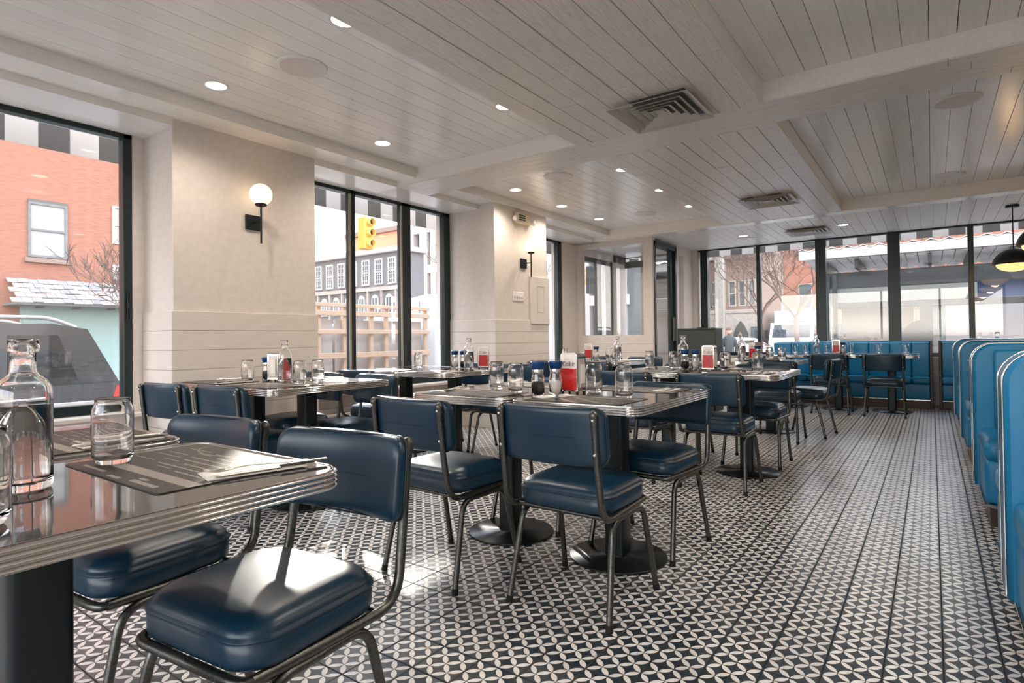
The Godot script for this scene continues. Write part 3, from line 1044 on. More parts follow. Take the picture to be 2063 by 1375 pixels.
func make_shaker(fill: String) -> Node3D:
	var t := thing("sugar_shaker" if fill == "sugar" else "pepper_shaker", "", "shaker")
	t.set_meta("kindname", "sugar_shaker" if fill == "sugar" else "pepper_shaker")
	var g := G.new()
	g.lathe([Vector2(0.028, 0.0), Vector2(0.031, 0.003), Vector2(0.031, 0.075), Vector2(0.027, 0.098), Vector2(0.025, 0.112), Vector2(0.025, 0.120), Vector2(0.0228, 0.120), Vector2(0.0228, 0.112), Vector2(0.0248, 0.097), Vector2(0.0288, 0.074), Vector2(0.0288, 0.007), Vector2(0.003, 0.006)], 28)
	part(g, "jar", M.clear_glass, t)
	g = G.new()
	g.lathe([Vector2(0.003, 0.0065), Vector2(0.0286, 0.0075), Vector2(0.0286, 0.062), Vector2(0.015, 0.068), Vector2(0.001, 0.070)], 24)
	part(g, fill, M[fill], t)
	g = G.new()
	g.lathe([Vector2(0.0262, 0.100), Vector2(0.0275, 0.110), Vector2(0.0262, 0.124)], 24, Vector3.ZERO, 1, false, false)
	part(g, "collar", M.chrome, t)
	g = G.new()
	g.lathe([Vector2(0.0255, 0.122), Vector2(0.029, 0.124), Vector2(0.0335, 0.152), Vector2(0.0338, 0.156), Vector2(0.031, 0.160), Vector2(0.001, 0.161)], 28)
	part(g, "lid", M.lid_blue, t)
	return t
func letters(txt: String, size: float, depth := 0.0006) -> TextMesh:
	var f := SystemFont.new()
	f.font_names = PackedStringArray(["Droid Serif"])
	var m := TextMesh.new()
	m.text = txt
	m.font = f
	m.font_size = 32
	m.pixel_size = size / 32.0
	m.depth = depth
	m.curve_step = 2.0
	return m
func make_napkin_box() -> Node3D:
	var t := thing("napkin_dispenser", "", "napkin dispenser")
	t.set_meta("kindname", "napkin_dispenser")
	# the printed faces look along z, the chrome faces along x
	var g := G.new()
	var hx := 0.047
	var hz := 0.041
	var poly := PackedVector2Array()
	for q in [[-hx, 0.012], [hx, 0.012]]: poly.append(Vector2(q[0], q[1]))
	for k in 9:
		var a := PI / 2 * k / 8.0
		poly.append(Vector2(hx - 0.018 + 0.018 * cos(a), 0.178 + 0.018 * sin(a)))
	for k in 9:
		var a := PI / 2 * (1 + k / 8.0)
		poly.append(Vector2(-hx + 0.018 + 0.018 * cos(a), 0.178 + 0.018 * sin(a)))
	g.prism(poly, Vector3(0, 0, -hz), Vector3.RIGHT, Vector3.UP, 2 * hz)
	part(g, "case", M.chrome, t)
	for s in [-1.0, 1.0]:
		g = G.new()
		g.box(Vector3(s * hx, 0.028, -0.028), Vector3(s * (hx + 0.0015), 0.168, 0.028))
		g.box(Vector3(s * hx, 0.03, -0.024), Vector3(s * (hx + 0.006), 0.15, 0.024), 0.002)
		part(g, "napkin_slot", M.grille, t)
		g = G.new()
		g.box(Vector3(s * (hx + 0.005), 0.05, -0.02), Vector3(s * (hx + 0.008), 0.14, 0.02), 0.001)
		part(g, "napkins", M.napkin, t)
		var zz: float = s * hz
		g = G.new()
		g.box(Vector3(-0.041, 0.122, zz), Vector3(0.041, 0.188, zz + s * 0.0012))
		var w := part(g, "white_print", M.ad_white, t)
		g = G.new()
		g.box(Vector3(-0.041, 0.020, zz), Vector3(0.041, 0.122, zz + s * 0.0012))
		part(g, "red_print", M.ad_red, t)
		for q in [["Have a", 0.0125, 0.166, -0.002], ["Coke", 0.030, 0.143, 0.0]]:
			var tm := letters(q[0], q[1])
			var o := mi(tm, "lettering", M.ink if q[0] == "Coke" else M.grille, w)
			o.position = Vector3(s * q[3], q[2], zz + s * 0.0014)
			if s < 0: o.rotation.y = PI
		for e in [-1.0, 1.0]:
			g = G.new()
			g.box(Vector3(s * 0.04 - 0.006, 0, e * 0.033 - 0.006), Vector3(s * 0.04 + 0.006, 0.013, e * 0.033 + 0.006), 0.002)
			part(g, "foot", M.rubber, t)
	return t
func make_mat() -> Node3D:
	var t := thing("place_mat", "", "place mat")
	t.set_meta("kindname", "place_mat")
	var hx := 0.225
	var hz := 0.15
	var g := G.new()
	g.loft([rring(hx, hz, 0.012, 0.0, 3), rring(hx, hz, 0.012, 0.0018, 3)], true, false)
	part(g, "sheet", M.mat_back, t)
	g = G.new()
	var r := rring(hx - 0.0005, hz - 0.0005, 0.012, 0.0019, 3)
	for j in r.size():
		for v in [Vector3(0, 0.0019, 0), r[(j + 1) % r.size()], r[j]]:
			g.st.set_uv(Vector2(0.5 + v.x / (2 * hx), 0.5 + v.z / (2 * hz)))
			g.st.add_vertex(v)
	part(g, "print", M.place_mat, t)
	return t
func make_fork() -> Node3D:   # lies along x, its tines towards -x
	var t := thing("fork", "", "fork")
	t.set_meta("kindname", "fork")
	var g := G.new()
	var hand := []
	for q in [[0.10, 0.003, 0.0085], [0.095, 0.003, 0.0095], [0.06, 0.004, 0.007], [0.02, 0.006, 0.0045], [-0.02, 0.008, 0.0038], [-0.045, 0.007, 0.006], [-0.055, 0.006, 0.0115], [-0.066, 0.0055, 0.0125]]:
		var ring := PackedVector3Array()
		for k in 8:
			var a := TAU * k / 8
			ring.append(Vector3(q[0], q[1] + 0.0014 * sin(a), -q[2] * cos(a)))
		hand.append(ring)
	hand.reverse()
	g.loft(hand)
	part(g, "handle", M.rivet, t)
	for k in 4:
		g = G.new()
		var z := -0.0098 + k * 0.0065
		g.tube([Vector3(-0.064, 0.0055, z), Vector3(-0.08, 0.0045, z), Vector3(-0.098, 0.0075, z), Vector3(-0.104, 0.0095, z)], 0.0017, 6, 0.0009)
		part(g, "tine", M.rivet, t)
	return t
func make_knife() -> Node3D:
	var t := thing("table_knife", "", "knife")
	t.set_meta("kindname", "table_knife")
	var g := G.new()
	var rr := []
	for q in [[-0.125, 0.0015, 0.003], [-0.115, 0.0015, 0.0085], [-0.06, 0.0018, 0.0105], [0.0, 0.0022, 0.0095]]:
		var ring := PackedVector3Array()
		for k in 8:
			var a := TAU * k / 8
			ring.append(Vector3(q[0], 0.0028 + q[1] * 0.7 * sin(a), -q[2] * cos(a)))
		rr.append(ring)
	g.loft(rr)
	part(g, "blade", M.rivet, t)
	g = G.new()
	rr = []
	for q in [[0.0, 0.004, 0.0055], [0.03, 0.0042, 0.0065], [0.085, 0.0045, 0.0085], [0.1, 0.004, 0.0075]]:
		var ring := PackedVector3Array()
		for k in 8:
			var a := TAU * k / 8
			ring.append(Vector3(q[0], 0.0045 + q[1] * 0.8 * sin(a), -q[2] * cos(a)))
		rr.append(ring)
	g.loft(rr)
	part(g, "handle", M.steel, t)
	return t
func make_napkin() -> Node3D:
	var t := thing("paper_napkin", "", "napkin")
	t.set_meta("kindname", "paper_napkin")
	var g := G.new()
	for k in 3:
		g.box(Vector3(-0.095 + 0.002 * k, 0.001 * k, -0.042 + 0.0015 * k), Vector3(0.095, 0.001 * k + 0.0008, 0.042))
	part(g, "folded_sheet", M.napkin, t)
	return t
var protos := {}
func put(kind: String, x: float, z: float, turn: float, label: String, group: String, up := 0.0) -> Node3D:
	var o: Node3D
	if not protos.has(kind):
		match kind:
			"bottle": o = make_bottle()
			"tumbler": o = make_tumbler()
			"sugar": o = make_shaker("sugar")
			"pepper": o = make_shaker("pepper")
			"box": o = make_napkin_box()
			"mat": o = make_mat()
			"fork": o = make_fork()
			"knife": o = make_knife()
			"napkin": o = make_napkin()
		protos[kind] = o
		o.set_meta("label", label)
	else:
		o = dup(protos[kind], Vector3.ZERO, 0, label)
	o.position = p(x, TT + 0.0003 + up, z)
	o.rotation_degrees = Vector3(0, turn, 0)
	o.set_meta("group", group)
	return o
func setting_place(x: float, z: float, turn: float, where: String, cut := true, mat_only := false) -> void:   # mat with napkin, fork and knife at its right; turn 0: the guest sits nearer the camera
	put("mat", x, z, turn, "dark printed place mat " + where, "printed place mats")
	if not cut or mat_only: return
	var b := Basis(Vector3.UP, deg_to_rad(turn))
	var q := b * Vector3(0.15, 0, 0.0)
	put("napkin", x + q.x, z - q.z, turn + 90, "white napkin on the mat " + where, "folded napkins", 0.0022)
	q = b * Vector3(0.135, 0, 0.01)
	put("fork", x + q.x, z - q.z, turn - 90 + 7, "steel fork on the mat " + where, "forks", 0.0058)
	q = b * Vector3(0.165, 0, 0.005)
	put("knife", x + q.x, z - q.z, turn - 90 - 2, "steel knife on the mat " + where, "table knives", 0.0048)
func build_ware() -> void:
	var at := "of the bottle table with the brick view"
	# near table
	put("bottle", -1.36, 0.345, 200, "large clear water bottle beside the fork place mat", "water bottles")
	put("tumbler", -1.485, 0.535, 30, "clear can-shaped tumbler standing on the fork place mat corner", "tumblers")
	put("tumbler", -1.14, 0.235, 10, "clear tumbler at the edge of the bottle table beside the second mat", "tumblers")
	setting_place(-1.33, 0.615, 180, "at the fork end of the bottle table", false)
	var nk := put("napkin", -1.14, 0.665, 90, "white folded napkin under the fork at the end of the bottle table", "folded napkins", 0.0022)
	nk.rotation_degrees.y = 76
	put("fork", -1.135, 0.675, 74, "steel fork lying at the corner of the bottle table", "forks", 0.0058)
	put("knife", -1.10, 0.70, 78, "steel table knife lying at the corner of the bottle table", "table knives", 0.0048)
	setting_place(-1.27, 0.09, 0, "at the camera end of the bottle table", false)
	setting_place(-1.93, 0.62, 180, "at the far end of the table behind the bottle", false)
	put("napkin", -1.775, 0.655, 90, "white folded napkin on the table behind the bottle", "folded napkins", 0.0022)
	put("fork", -1.79, 0.66, 92, "steel fork on the table behind the bottle", "forks", 0.0058)
	put("knife", -1.755, 0.665, 88, "steel table knife on the table behind the bottle", "table knives", 0.0048)
	# middle pair
	put("tumbler", -1.885, 2.47, 20, "clear tumbler beside the pepper shaker, farther from the aisle", "tumblers")
	put("tumbler", -1.68, 2.36, 80, "clear tumbler right beside the blue-lidded pepper shaker", "tumblers")
	put("tumbler", -1.345, 2.55, 140, "clear tumbler behind the red napkin box of the middle pair", "tumblers")
	put("tumbler", -1.105, 2.375, 200, "clear tumbler at the aisle end of the middle pair", "tumblers")
	put("pepper", -1.49, 2.27, 0, "blue-lidded pepper shaker beside the red napkin box of the middle pair", "blue-lidded shakers")
	put("sugar", -1.44, 2.345, 0, "blue-lidded sugar shaker behind the pepper of the middle pair", "blue-lidded shakers")
	put("box", -1.405, 2.45, 0, "red and white chrome napkin dispenser on the middle pair of tables", "napkin dispensers")
	setting_place(-1.22, 2.235, 0, "at the near aisle end of the middle pair", false)
	put("napkin", -1.395, 2.26, 70, "white napkin lying before the red dispenser of the middle pair", "folded napkins", 0.0022)
	put("fork", -1.385, 2.245, -50, "steel fork lying before the red dispenser of the middle pair", "forks", 0.0058)
	put("knife", -1.36, 2.22, -58, "steel table knife before the red dispenser of the middle pair", "table knives", 0.0048)
	setting_place(-1.22, 2.79, 180, "at the far aisle end of the middle pair", false)
	put("napkin", -1.075, 2.80, 92, "white napkin at the far aisle end of the middle pair", "folded napkins", 0.0022)
	put("fork", -1.085, 2.80, 100, "steel fork at the far aisle end of the middle pair", "forks", 0.0058)
	put("knife", -1.055, 2.81, 96, "steel table knife at the far aisle end of the middle pair", "table knives", 0.0048)
	setting_place(-1.84, 2.235, 0, "at the near window end of the middle pair", false)
	put("napkin", -2.03, 2.28, 88, "white napkin at the near window end of the middle pair", "folded napkins", 0.0022)
	put("fork", -2.035, 2.29, -72, "steel fork at the near window end of the middle pair", "forks", 0.0058)
	put("knife", -2.00, 2.27, -80, "steel table knife at the near window end of the middle pair", "table knives", 0.0048)
	setting_place(-1.84, 2.80, 180, "at the far window end of the middle pair", true)
	# sconce-wall pair
	var w := "of the sconce-wall tables"
	put("tumbler", -3.70, 2.12, 0, "clear tumbler by the wall end " + w, "tumblers")
	put("pepper", -3.70, 2.26, 0, "blue-lidded pepper shaker " + w, "blue-lidded shakers")
	put("box", -3.60, 2.27, -62, "red and white napkin dispenser " + w, "napkin dispensers")
	put("bottle", -3.46, 2.24, 200, "clear water bottle " + w, "water bottles")
	put("tumbler", -3.21, 2.18, 50, "clear tumbler at the aisle end, nearer the bottle, " + w, "tumblers")
	put("tumbler", -3.19, 2.30, 90, "clear tumbler at the aisle end, farther from the bottle, " + w, "tumblers")
	setting_place(-3.25, 2.0, 0, "at the near free end " + w, false)
	setting_place(-3.86, 2.02, 0, "at the near wall end " + w, true)
	setting_place(-3.23, 2.53, 180, "at the far free end " + w, true)
	# second aisle pair
	w = "on the second aisle pair"
	put("tumbler", -2.005, 4.83, 0, "clear tumbler at the window end " + w, "tumblers")
	put("tumbler", -1.79, 4.84, 40, "clear tumbler next to the bottle " + w, "tumblers")
	put("bottle", -1.69, 4.79, 140, "clear water bottle " + w, "water bottles")
	put("sugar", -1.55, 4.68, 0, "blue-lidded sugar shaker " + w, "blue-lidded shakers")
	put("pepper", -1.63, 4.66, 0, "blue-lidded pepper shaker " + w, "blue-lidded shakers")
	put("box", -1.42, 4.62, 0, "red and white napkin dispenser " + w, "napkin dispensers")
	put("tumbler", -1.34, 4.76, 0, "clear tumbler beside the red dispenser " + w, "tumblers")
	put("tumbler", -1.06, 4.60, 60, "clear tumbler at the aisle end " + w, "tumblers")
	setting_place(-1.13, 4.32, 0, "at the near aisle end " + w)
	setting_place(-1.15, 4.88, 180, "at the far aisle end " + w)
	setting_place(-1.78, 4.34, 0, "at the near window end " + w)
	# truck window pair
	w = "on the truck window table"
	put("tumbler", -3.93, 3.94, 0, "clear tumbler nearest the glass " + w, "tumblers")
	put("sugar", -3.58, 4.06, 0, "blue-lidded sugar shaker " + w, "blue-lidded shakers")
	put("pepper", -3.50, 4.09, 0, "blue-lidded pepper shaker " + w, "blue-lidded shakers")
	put("bottle", -3.30, 3.93, 120, "clear water bottle " + w, "water bottles")
	put("box", -3.33, 4.17, 38, "red and white napkin dispenser " + w, "napkin dispensers")
	setting_place(-3.36, 3.57, 0, "at the near aisle end " + w)
	setting_place(-3.96, 3.60, 0, "at the near window end " + w, false)
	# far pier pair
	w = "on the far pier tables"
	put("tumbler", -3.45, 5.85, 0, "clear tumbler nearest the pier " + w, "tumblers")
	put("tumbler", -3.10, 6.26, 0, "clear tumbler beside the bottle " + w, "tumblers")
	put("bottle", -2.97, 6.22, 0, "clear water bottle " + w, "water bottles")
	put("box", -3.42, 6.34, 30, "red and white napkin dispenser " + w, "napkin dispensers")
	put("sugar", -3.30, 6.32, 0, "blue-lidded sugar shaker " + w, "blue-lidded shakers")
	setting_place(-2.90, 5.80, 0, "at the aisle end " + w)
	# third aisle pair
	w = "on the third aisle table"
	put("bottle", -1.72, 6.75, 0, "clear water bottle " + w, "water bottles")
	put("box", -1.62, 6.92, 150, "napkin dispenser with its chrome side to the aisle " + w, "napkin dispensers")
	put("sugar", -1.52, 6.62, 0, "blue-lidded sugar shaker " + w, "blue-lidded shakers")
	put("tumbler", -1.41, 6.66, 0, "clear tumbler next to the shaker " + w, "tumblers")
	put("tumbler", -1.30, 6.70, 0, "clear tumbler next to the side chair " + w, "tumblers")
	put("tumbler", -2.05, 6.8, 0, "clear tumbler on the table next to the host stand", "tumblers")
	setting_place(-1.42, 6.45, 0, "at the near end " + w, false)
	var menu := tag(part(bx(0, 0.001, 0, 0.001, 0, 0.001), "menu_folder", M.rubber, self), "black menu folder lying on the near end of the third aisle table", "menu") as MeshInstance3D
	var mg := G.new()
	mg.box(Vector3(-0.15, 0, -0.11), Vector3(0.15, 0.012, 0.11), 0.003)
	menu.mesh = mg.done()
	menu.position = p(-1.44, TT + 0.003, 6.45)
	# bench tables
	w = "on the window bench tables"
	var gx := [-1.62, -1.49, -1.22, -0.93, -0.60, -0.29]
	var gl := ["at the entrance end", "second from the entrance end", "between bottle and napkin dispenser", "beside the sugar shaker", "before the middle of the right chair", "at the aisle end"]
	for k in 6:
		put("tumbler", gx[k], 9.30 + 0.03 * k, k * 40, "clear tumbler %s %s" % [gl[k], w], "tumblers")
	put("bottle", -1.35, 9.32, 0, "clear water bottle " + w, "water bottles")
	put("box", -1.08, 9.20, 0, "red and white napkin dispenser " + w, "napkin dispensers")
	put("sugar", -1.0, 9.22, 0, "blue-lidded sugar shaker " + w, "blue-lidded shakers")
	setting_place(-0.44, 8.96, 0, "at the aisle end " + w)
	setting_place(-1.06, 8.96, 0, "in the middle " + w)
	# booth tables far right
	put("bottle", 0.62, 8.86, 0, "clear water bottle on the booth table by the window bench", "water bottles")
	put("box", 0.74, 8.92, 90, "napkin dispenser on the booth table by the window bench", "napkin dispensers")
	put("bottle", 0.86, 7.2, 0, "clear water bottle on the booth table before the last booth", "water bottles")
# ---------------------------------------------------------------- fixtures
func build_fixtures() -> void:
	var spots := [[-3.72, 1.93, YC], [-3.72, 3.335, YC], [-2.44, 3.335, YC], [-2.44, 1.93, YC], [-3.73, 5.28, YC], [-3.74, 6.29, YC], [-3.74, 7.30, YC], [-2.45, 5.30, YC], [-2.45, 6.30, YC], [-2.46, 7.31, YC], [-0.97, 9.2, YB], [-2.30, 9.22, YB], [0.9, 1.93, YC], [0.9, 3.335, YC], [-0.45, 1.93, YC], [-3.72, -1.6, YC], [-2.44, -1.6, YC], [0.17, -1.6, YC], [-0.45, -1.6, YC]]
	var sl := ["before the sconce pier over the first window side", "nearest the cross beam on the window side", "nearest the cross beam on the plank beam side", "over the middle of the first coffer", "just past the cross beam on the window side", "beside the exit sign in the second coffer", "next to the vestibule glass", "just past the cross beam by the plank beam", "in the middle of the second coffer by the plank beam", "at the end of the second coffer by the plank beam", "in the back ceiling between two vents and the windows", "in the back ceiling beside the host stand", "over the first booths", "over the second booths", "at the edge of the grey coffer", "in the front coffer by the window", "in the front coffer by the plank beam", "in the front right coffer", "in the front right coffer by the plank beam"]
	for i in spots.size():
		var s: Array = spots[i]
		var t := thing("recessed_downlight", "round recessed ceiling downlight " + sl[i], "ceiling light", p(s[0], s[2], s[1]), 0.0, "recessed downlights")
		var g := G.new()
		g.lathe([Vector2(0.062, -0.001), Vector2(0.074, -0.005), Vector2(0.077, -0.002), Vector2(0.077, 0.001)], 32, Vector3.ZERO, 1, false, false)
		part(g, "trim_ring", M.white_metal, t)
		g = G.new()
		g.lathe([Vector2(0.062, -0.0015), Vector2(0.062, 0.0)], 28)
		part(g, "lamp_lens", M.lamp_lens, t)
		var l := SpotLight3D.new()
		l.name = "lamp_beam"
		l.light_color = Color(1.0, 0.945, 0.88)
		l.light_energy = LAMP
		l.spot_range = 14.0
		l.spot_angle = 72.0
		l.spot_angle_attenuation = 0.8
		l.light_size = 0.06
		l.shadow_enabled = true
		l.rotation_degrees.x = -90
		l.position.y = -0.012
		t.add_child(l)
	var sp := [[-3.05, 2.105, YC, "large round ceiling speaker in the first coffer"], [-3.07, 5.096, YC, "round ceiling speaker in the second coffer past the cross beam"], [-3.09, 7.366, YC, "round ceiling speaker near the vestibule"], [-2.31, 9.49, YB, "round ceiling speaker in the back ceiling"], [0.172, 5.2, YC, "round ceiling speaker in the grey coffer past the cross beam"], [0.169, 7.61, YC, "round ceiling speaker at the far end of the grey coffer"]]
	for s in sp:
		var t := thing("ceiling_speaker", s[3], "speaker", p(s[0], s[2], s[1]), 0.0, "round ceiling speakers")
		var g := G.new()
		g.lathe([Vector2(0.128, -0.010), Vector2(0.142, -0.009), Vector2(0.146, -0.004), Vector2(0.146, 0.0)], 40, Vector3.ZERO, 1, false, true)
		part(g, "rim", M.white_metal, t)
		g = G.new()
		g.lathe([Vector2(0.128, -0.0105), Vector2(0.128, -0.004)], 40)
		part(g, "grille", M.board_paint, t)
	for v in [[-1.437, 3.72, "square slatted ceiling vent before the cross beam"], [-1.445, 6.92, "square slatted ceiling vent in the middle of the plank beam"], [-1.43, 9.352, "square slatted ceiling vent near the back windows"]]:
		var t := thing("ceiling_vent", v[2], "ceiling vent", p(v[0], YB - 0.002, v[1]), 0.0, "square ceiling vents")
		var g := G.new()
		g.box(Vector3(-0.24, -0.001, -0.24), Vector3(0.24, 0.002, 0.24))
		part(g, "duct", M.duct_metal, t)
		var hs := [0.27, 0.205, 0.155, 0.105, 0.058]
		for k in 5:
			g = G.new()
			var h: float = hs[k]
			var w := 0.046 if k == 0 else 0.03
			var dn := -0.034 if k == 0 else -0.036 + 0.002 * k
			g.loft([rring(h - w, h - w, 0.001, -0.012, 1), rring(h - w * 0.9, h - w * 0.9, 0.001, -0.010, 1), rring(h, h, 0.001, dn + 0.004, 1), rring(h, h, 0.001, dn, 1), rring(h - w, h - w, 0.001, -0.014, 1)].map(func(r): r.reverse(); return r), false, false, -1)
			part(g, "frame" if k == 0 else "louvre", M.grille, t)
		g = G.new()
		g.box(Vector3(-0.028, -0.022, -0.028), Vector3(0.028, 0.0, 0.028), 0.002)
		part(g, "centre_plate", M.grille, t)
	# wall sconces
	for s in [[-4.28, 2.50, 2.15, "glowing globe wall sconce with black stem on the near pier", 1.0], [-4.044, 5.86, 2.14, "globe wall sconce on the far pier under the exit sign", 0.95]]:
		var t := thing("wall_sconce", s[3], "wall light", p(s[0], s[2], s[1]), 0.0, "globe wall sconces")
		var g := G.new()
		g.box(Vector3(0, -0.26, -0.062), Vector3(0.018, -0.145, 0.062), 0.002)
		part(g, "back_plate", M.fixture_black, t)
		g = G.new()
		g.tube([Vector3(0.01, -0.20, 0), Vector3(0.12, -0.20, 0)], 0.006, 8)
		part(g, "arm", M.fixture_black, t)
		g = G.new()
		g.tube([Vector3(0.12, -0.375, 0), Vector3(0.12, -0.085, 0)], 0.0075, 10)
		part(g, "stem", M.fixture_black, t)
		g = G.new()
		g.lathe([Vector2(0.010, -0.095), Vector2(0.038, -0.088), Vector2(0.044, -0.080), Vector2(0.042, -0.070)], 24, Vector3(0.12, 0, 0))
		var cupo := part(g, "cup", M.fixture_black, t)
		for k in 6:
			g = G.new()
			var a := TAU * k / 6.0
			g.ball(Vector3(0.12 + cos(a) * 0.034, -0.0885, sin(a) * 0.034), 0.004, 8)
			part(g, "screw", M.rivet, cupo)
		g = G.new()
		g.ball(Vector3(0.12, 0.0, 0), 0.083, 28)
		part(g, "globe_lamp", M.globe_glow, t)
		var l := OmniLight3D.new()
		l.name = "lamp_light"
		l.light_color = Color(1.0, 0.86, 0.68)
		l.light_energy = 0.012
		l.omni_range = 12.0
		l.light_size = 0.08
		l.shadow_enabled = true
		l.position = Vector3(0.12, 0.0, 0)
		t.add_child(l)
	# pendants over the booths
	var pz := [9.09, 7.25, 5.40, 3.50]
	for i in 4:
		var t := thing("pendant_lamp", ["black dome pendant lamp with glowing bowl by the back window", "black dome pendant lamp over the booth table before the last booth", "black dome pendant lamp over the middle booth table", "black dome pendant lamp over the second booth table"][i], "pendant lamp", p(0.80 if i == 0 else 0.86, 0, pz[i]), 0.0, "dome pendant lamps")
		var g := G.new()
		g.lathe([Vector2(0.062, YB - 0.028), Vector2(0.065, YB - 0.024), Vector2(0.065, YB)], 28)
		part(g, "ceiling_rose", M.fixture_black, t)
		g = G.new()
		g.tube([Vector3(0, 2.02, 0), Vector3(0, YB - 0.02, 0)], 0.006, 8)
		part(g, "rod", M.fixture_black, t)
		g = G.new()
		var pr := []
		for k in 10:
			var a := PI / 2 * k / 9.0
			pr.append(Vector2(maxf(0.008, 0.205 * cos(a)), 1.835 + 0.185 * sin(a)))
		g.lathe(pr, 36, Vector3.ZERO, 1, false, true)
		var pi := []
		for k in 10:
			var a := PI / 2 * (1.0 - k / 9.0)
			pi.append(Vector2(maxf(0.004, 0.200 * cos(a)), 1.835 + 0.180 * sin(a)))
		g.lathe(pi, 36, Vector3.ZERO, 1, false, false)
		g.lathe([Vector2(0.200, 1.835), Vector2(0.205, 1.835)], 36, Vector3.ZERO, 1, false, false)
		part(g, "shade", M.fixture_black, t)
		g = G.new()
		pr = []
		for k in 10:
			var a := -PI / 2 + PI / 2 * k / 9.0
			pr.append(Vector2(maxf(0.003, 0.165 * cos(a)), 1.838 + 0.088 * sin(a)))
		g.lathe(pr, 36)
		part(g, "glass_bowl_lamp", M.pendant_glow, t)
		for k in 3:
			g = G.new()
			var a := TAU * k / 3.0 + 0.4
			g.ball(Vector3(cos(a) * 0.19, 1.85, sin(a) * 0.19), 0.009, 8)
			part(g, "thumb_screw", M.rivet, t)
		var l := OmniLight3D.new()
		l.name = "lamp_light"
		l.light_color = Color(1.0, 0.80, 0.55)
		l.light_energy = 0.12
		l.omni_range = 12.0
		l.light_size = 0.06
		l.shadow_enabled = true
		l.position = Vector3(0, 1.79, 0)
		t.add_child(l)
	# exit sign, switches and the panel on the far pier
	var e := thing("exit_sign", "yellowed emergency sign box at the top of the far pier", "exit sign", p(-4.044, 2.42, 5.82))
	var g := G.new()
	g.box(Vector3(0, 0, -0.14), Vector3(0.05, 0.12, 0.14), 0.006)
	part(g, "housing", M.sign_box, e)
	for k in 3:
		g = G.new()
		g.box(Vector3(0.05, 0.028 + k * 0.026, -0.03), Vector3(0.052, 0.044 + k * 0.026, 0.10))
		part(g, "louvre", M.stand_grey, e)
	for s in [-1.0, 1.0]:
		g = G.new()
		g.lathe([Vector2(0.03, 0), Vector2(0.036, 0.03), Vector2(0.034, 0.036), Vector2(0.002, 0.038)], 16, Vector3(0.04, 0.03, s * 0.19), 1, true, true, Basis(Vector3.BACK, -PI / 2))
		part(g, "lamp_head", M.white_metal, e)
	var sw := thing("switch_plate", "white plate with four light switches on the far pier", "light switch", p(-4.044, 1.53, 5.745))
	g = G.new()
	g.box(Vector3(0, -0.055, -0.115), Vector3(0.008, 0.055, 0.115), 0.003)
	part(g, "plate", M.white_metal, sw)
	for k in 4:
		g = G.new()
		g.box(Vector3(0.008, -0.025, -0.085 + k * 0.05), Vector3(0.014, 0.005, -0.065 + k * 0.05), 0.002)
		part(g, "toggle", M.grille, sw)
	var pb := thing("access_panel", "white access panel door on the corner of the far pier", "panel", p(-4.044, 1.50, 6.205))
	g = G.new()
	g.box(Vector3(0, -0.30, -0.205), Vector3(0.03, 0.295, 0.205), 0.003)
	part(g, "door", M.plaster, pb)
	g = G.new()
	for q in [[-0.15, -0.145], [0.175, 0.18]]:
		g.box(Vector3(0.03, q[0], -0.08), Vector3(0.0315, q[1], 0.08))
	for zz in [-0.08, 0.075]:
		g.box(Vector3(0.03, -0.15, zz), Vector3(0.0312, 0.18, zz + 0.004))
	part(g, "inset_frame", M.grille, pb)
	# window latch
	var la := thing("window_latch", "dark slide latch on the frame of the first window", "latch", p(-4.72, 1.29, 1.80))
	g = G.new()
	g.box(Vector3(0, -0.1, -0.012), Vector3(0.012, 0.1, 0.012), 0.003)
	part(g, "plate", M.fixture_black, la)
	g = G.new()
	g.box(Vector3(0.012, -0.02, -0.008), Vector3(0.03, 0.03, 0.008), 0.003)
	part(g, "knob", M.fixture_black, la)
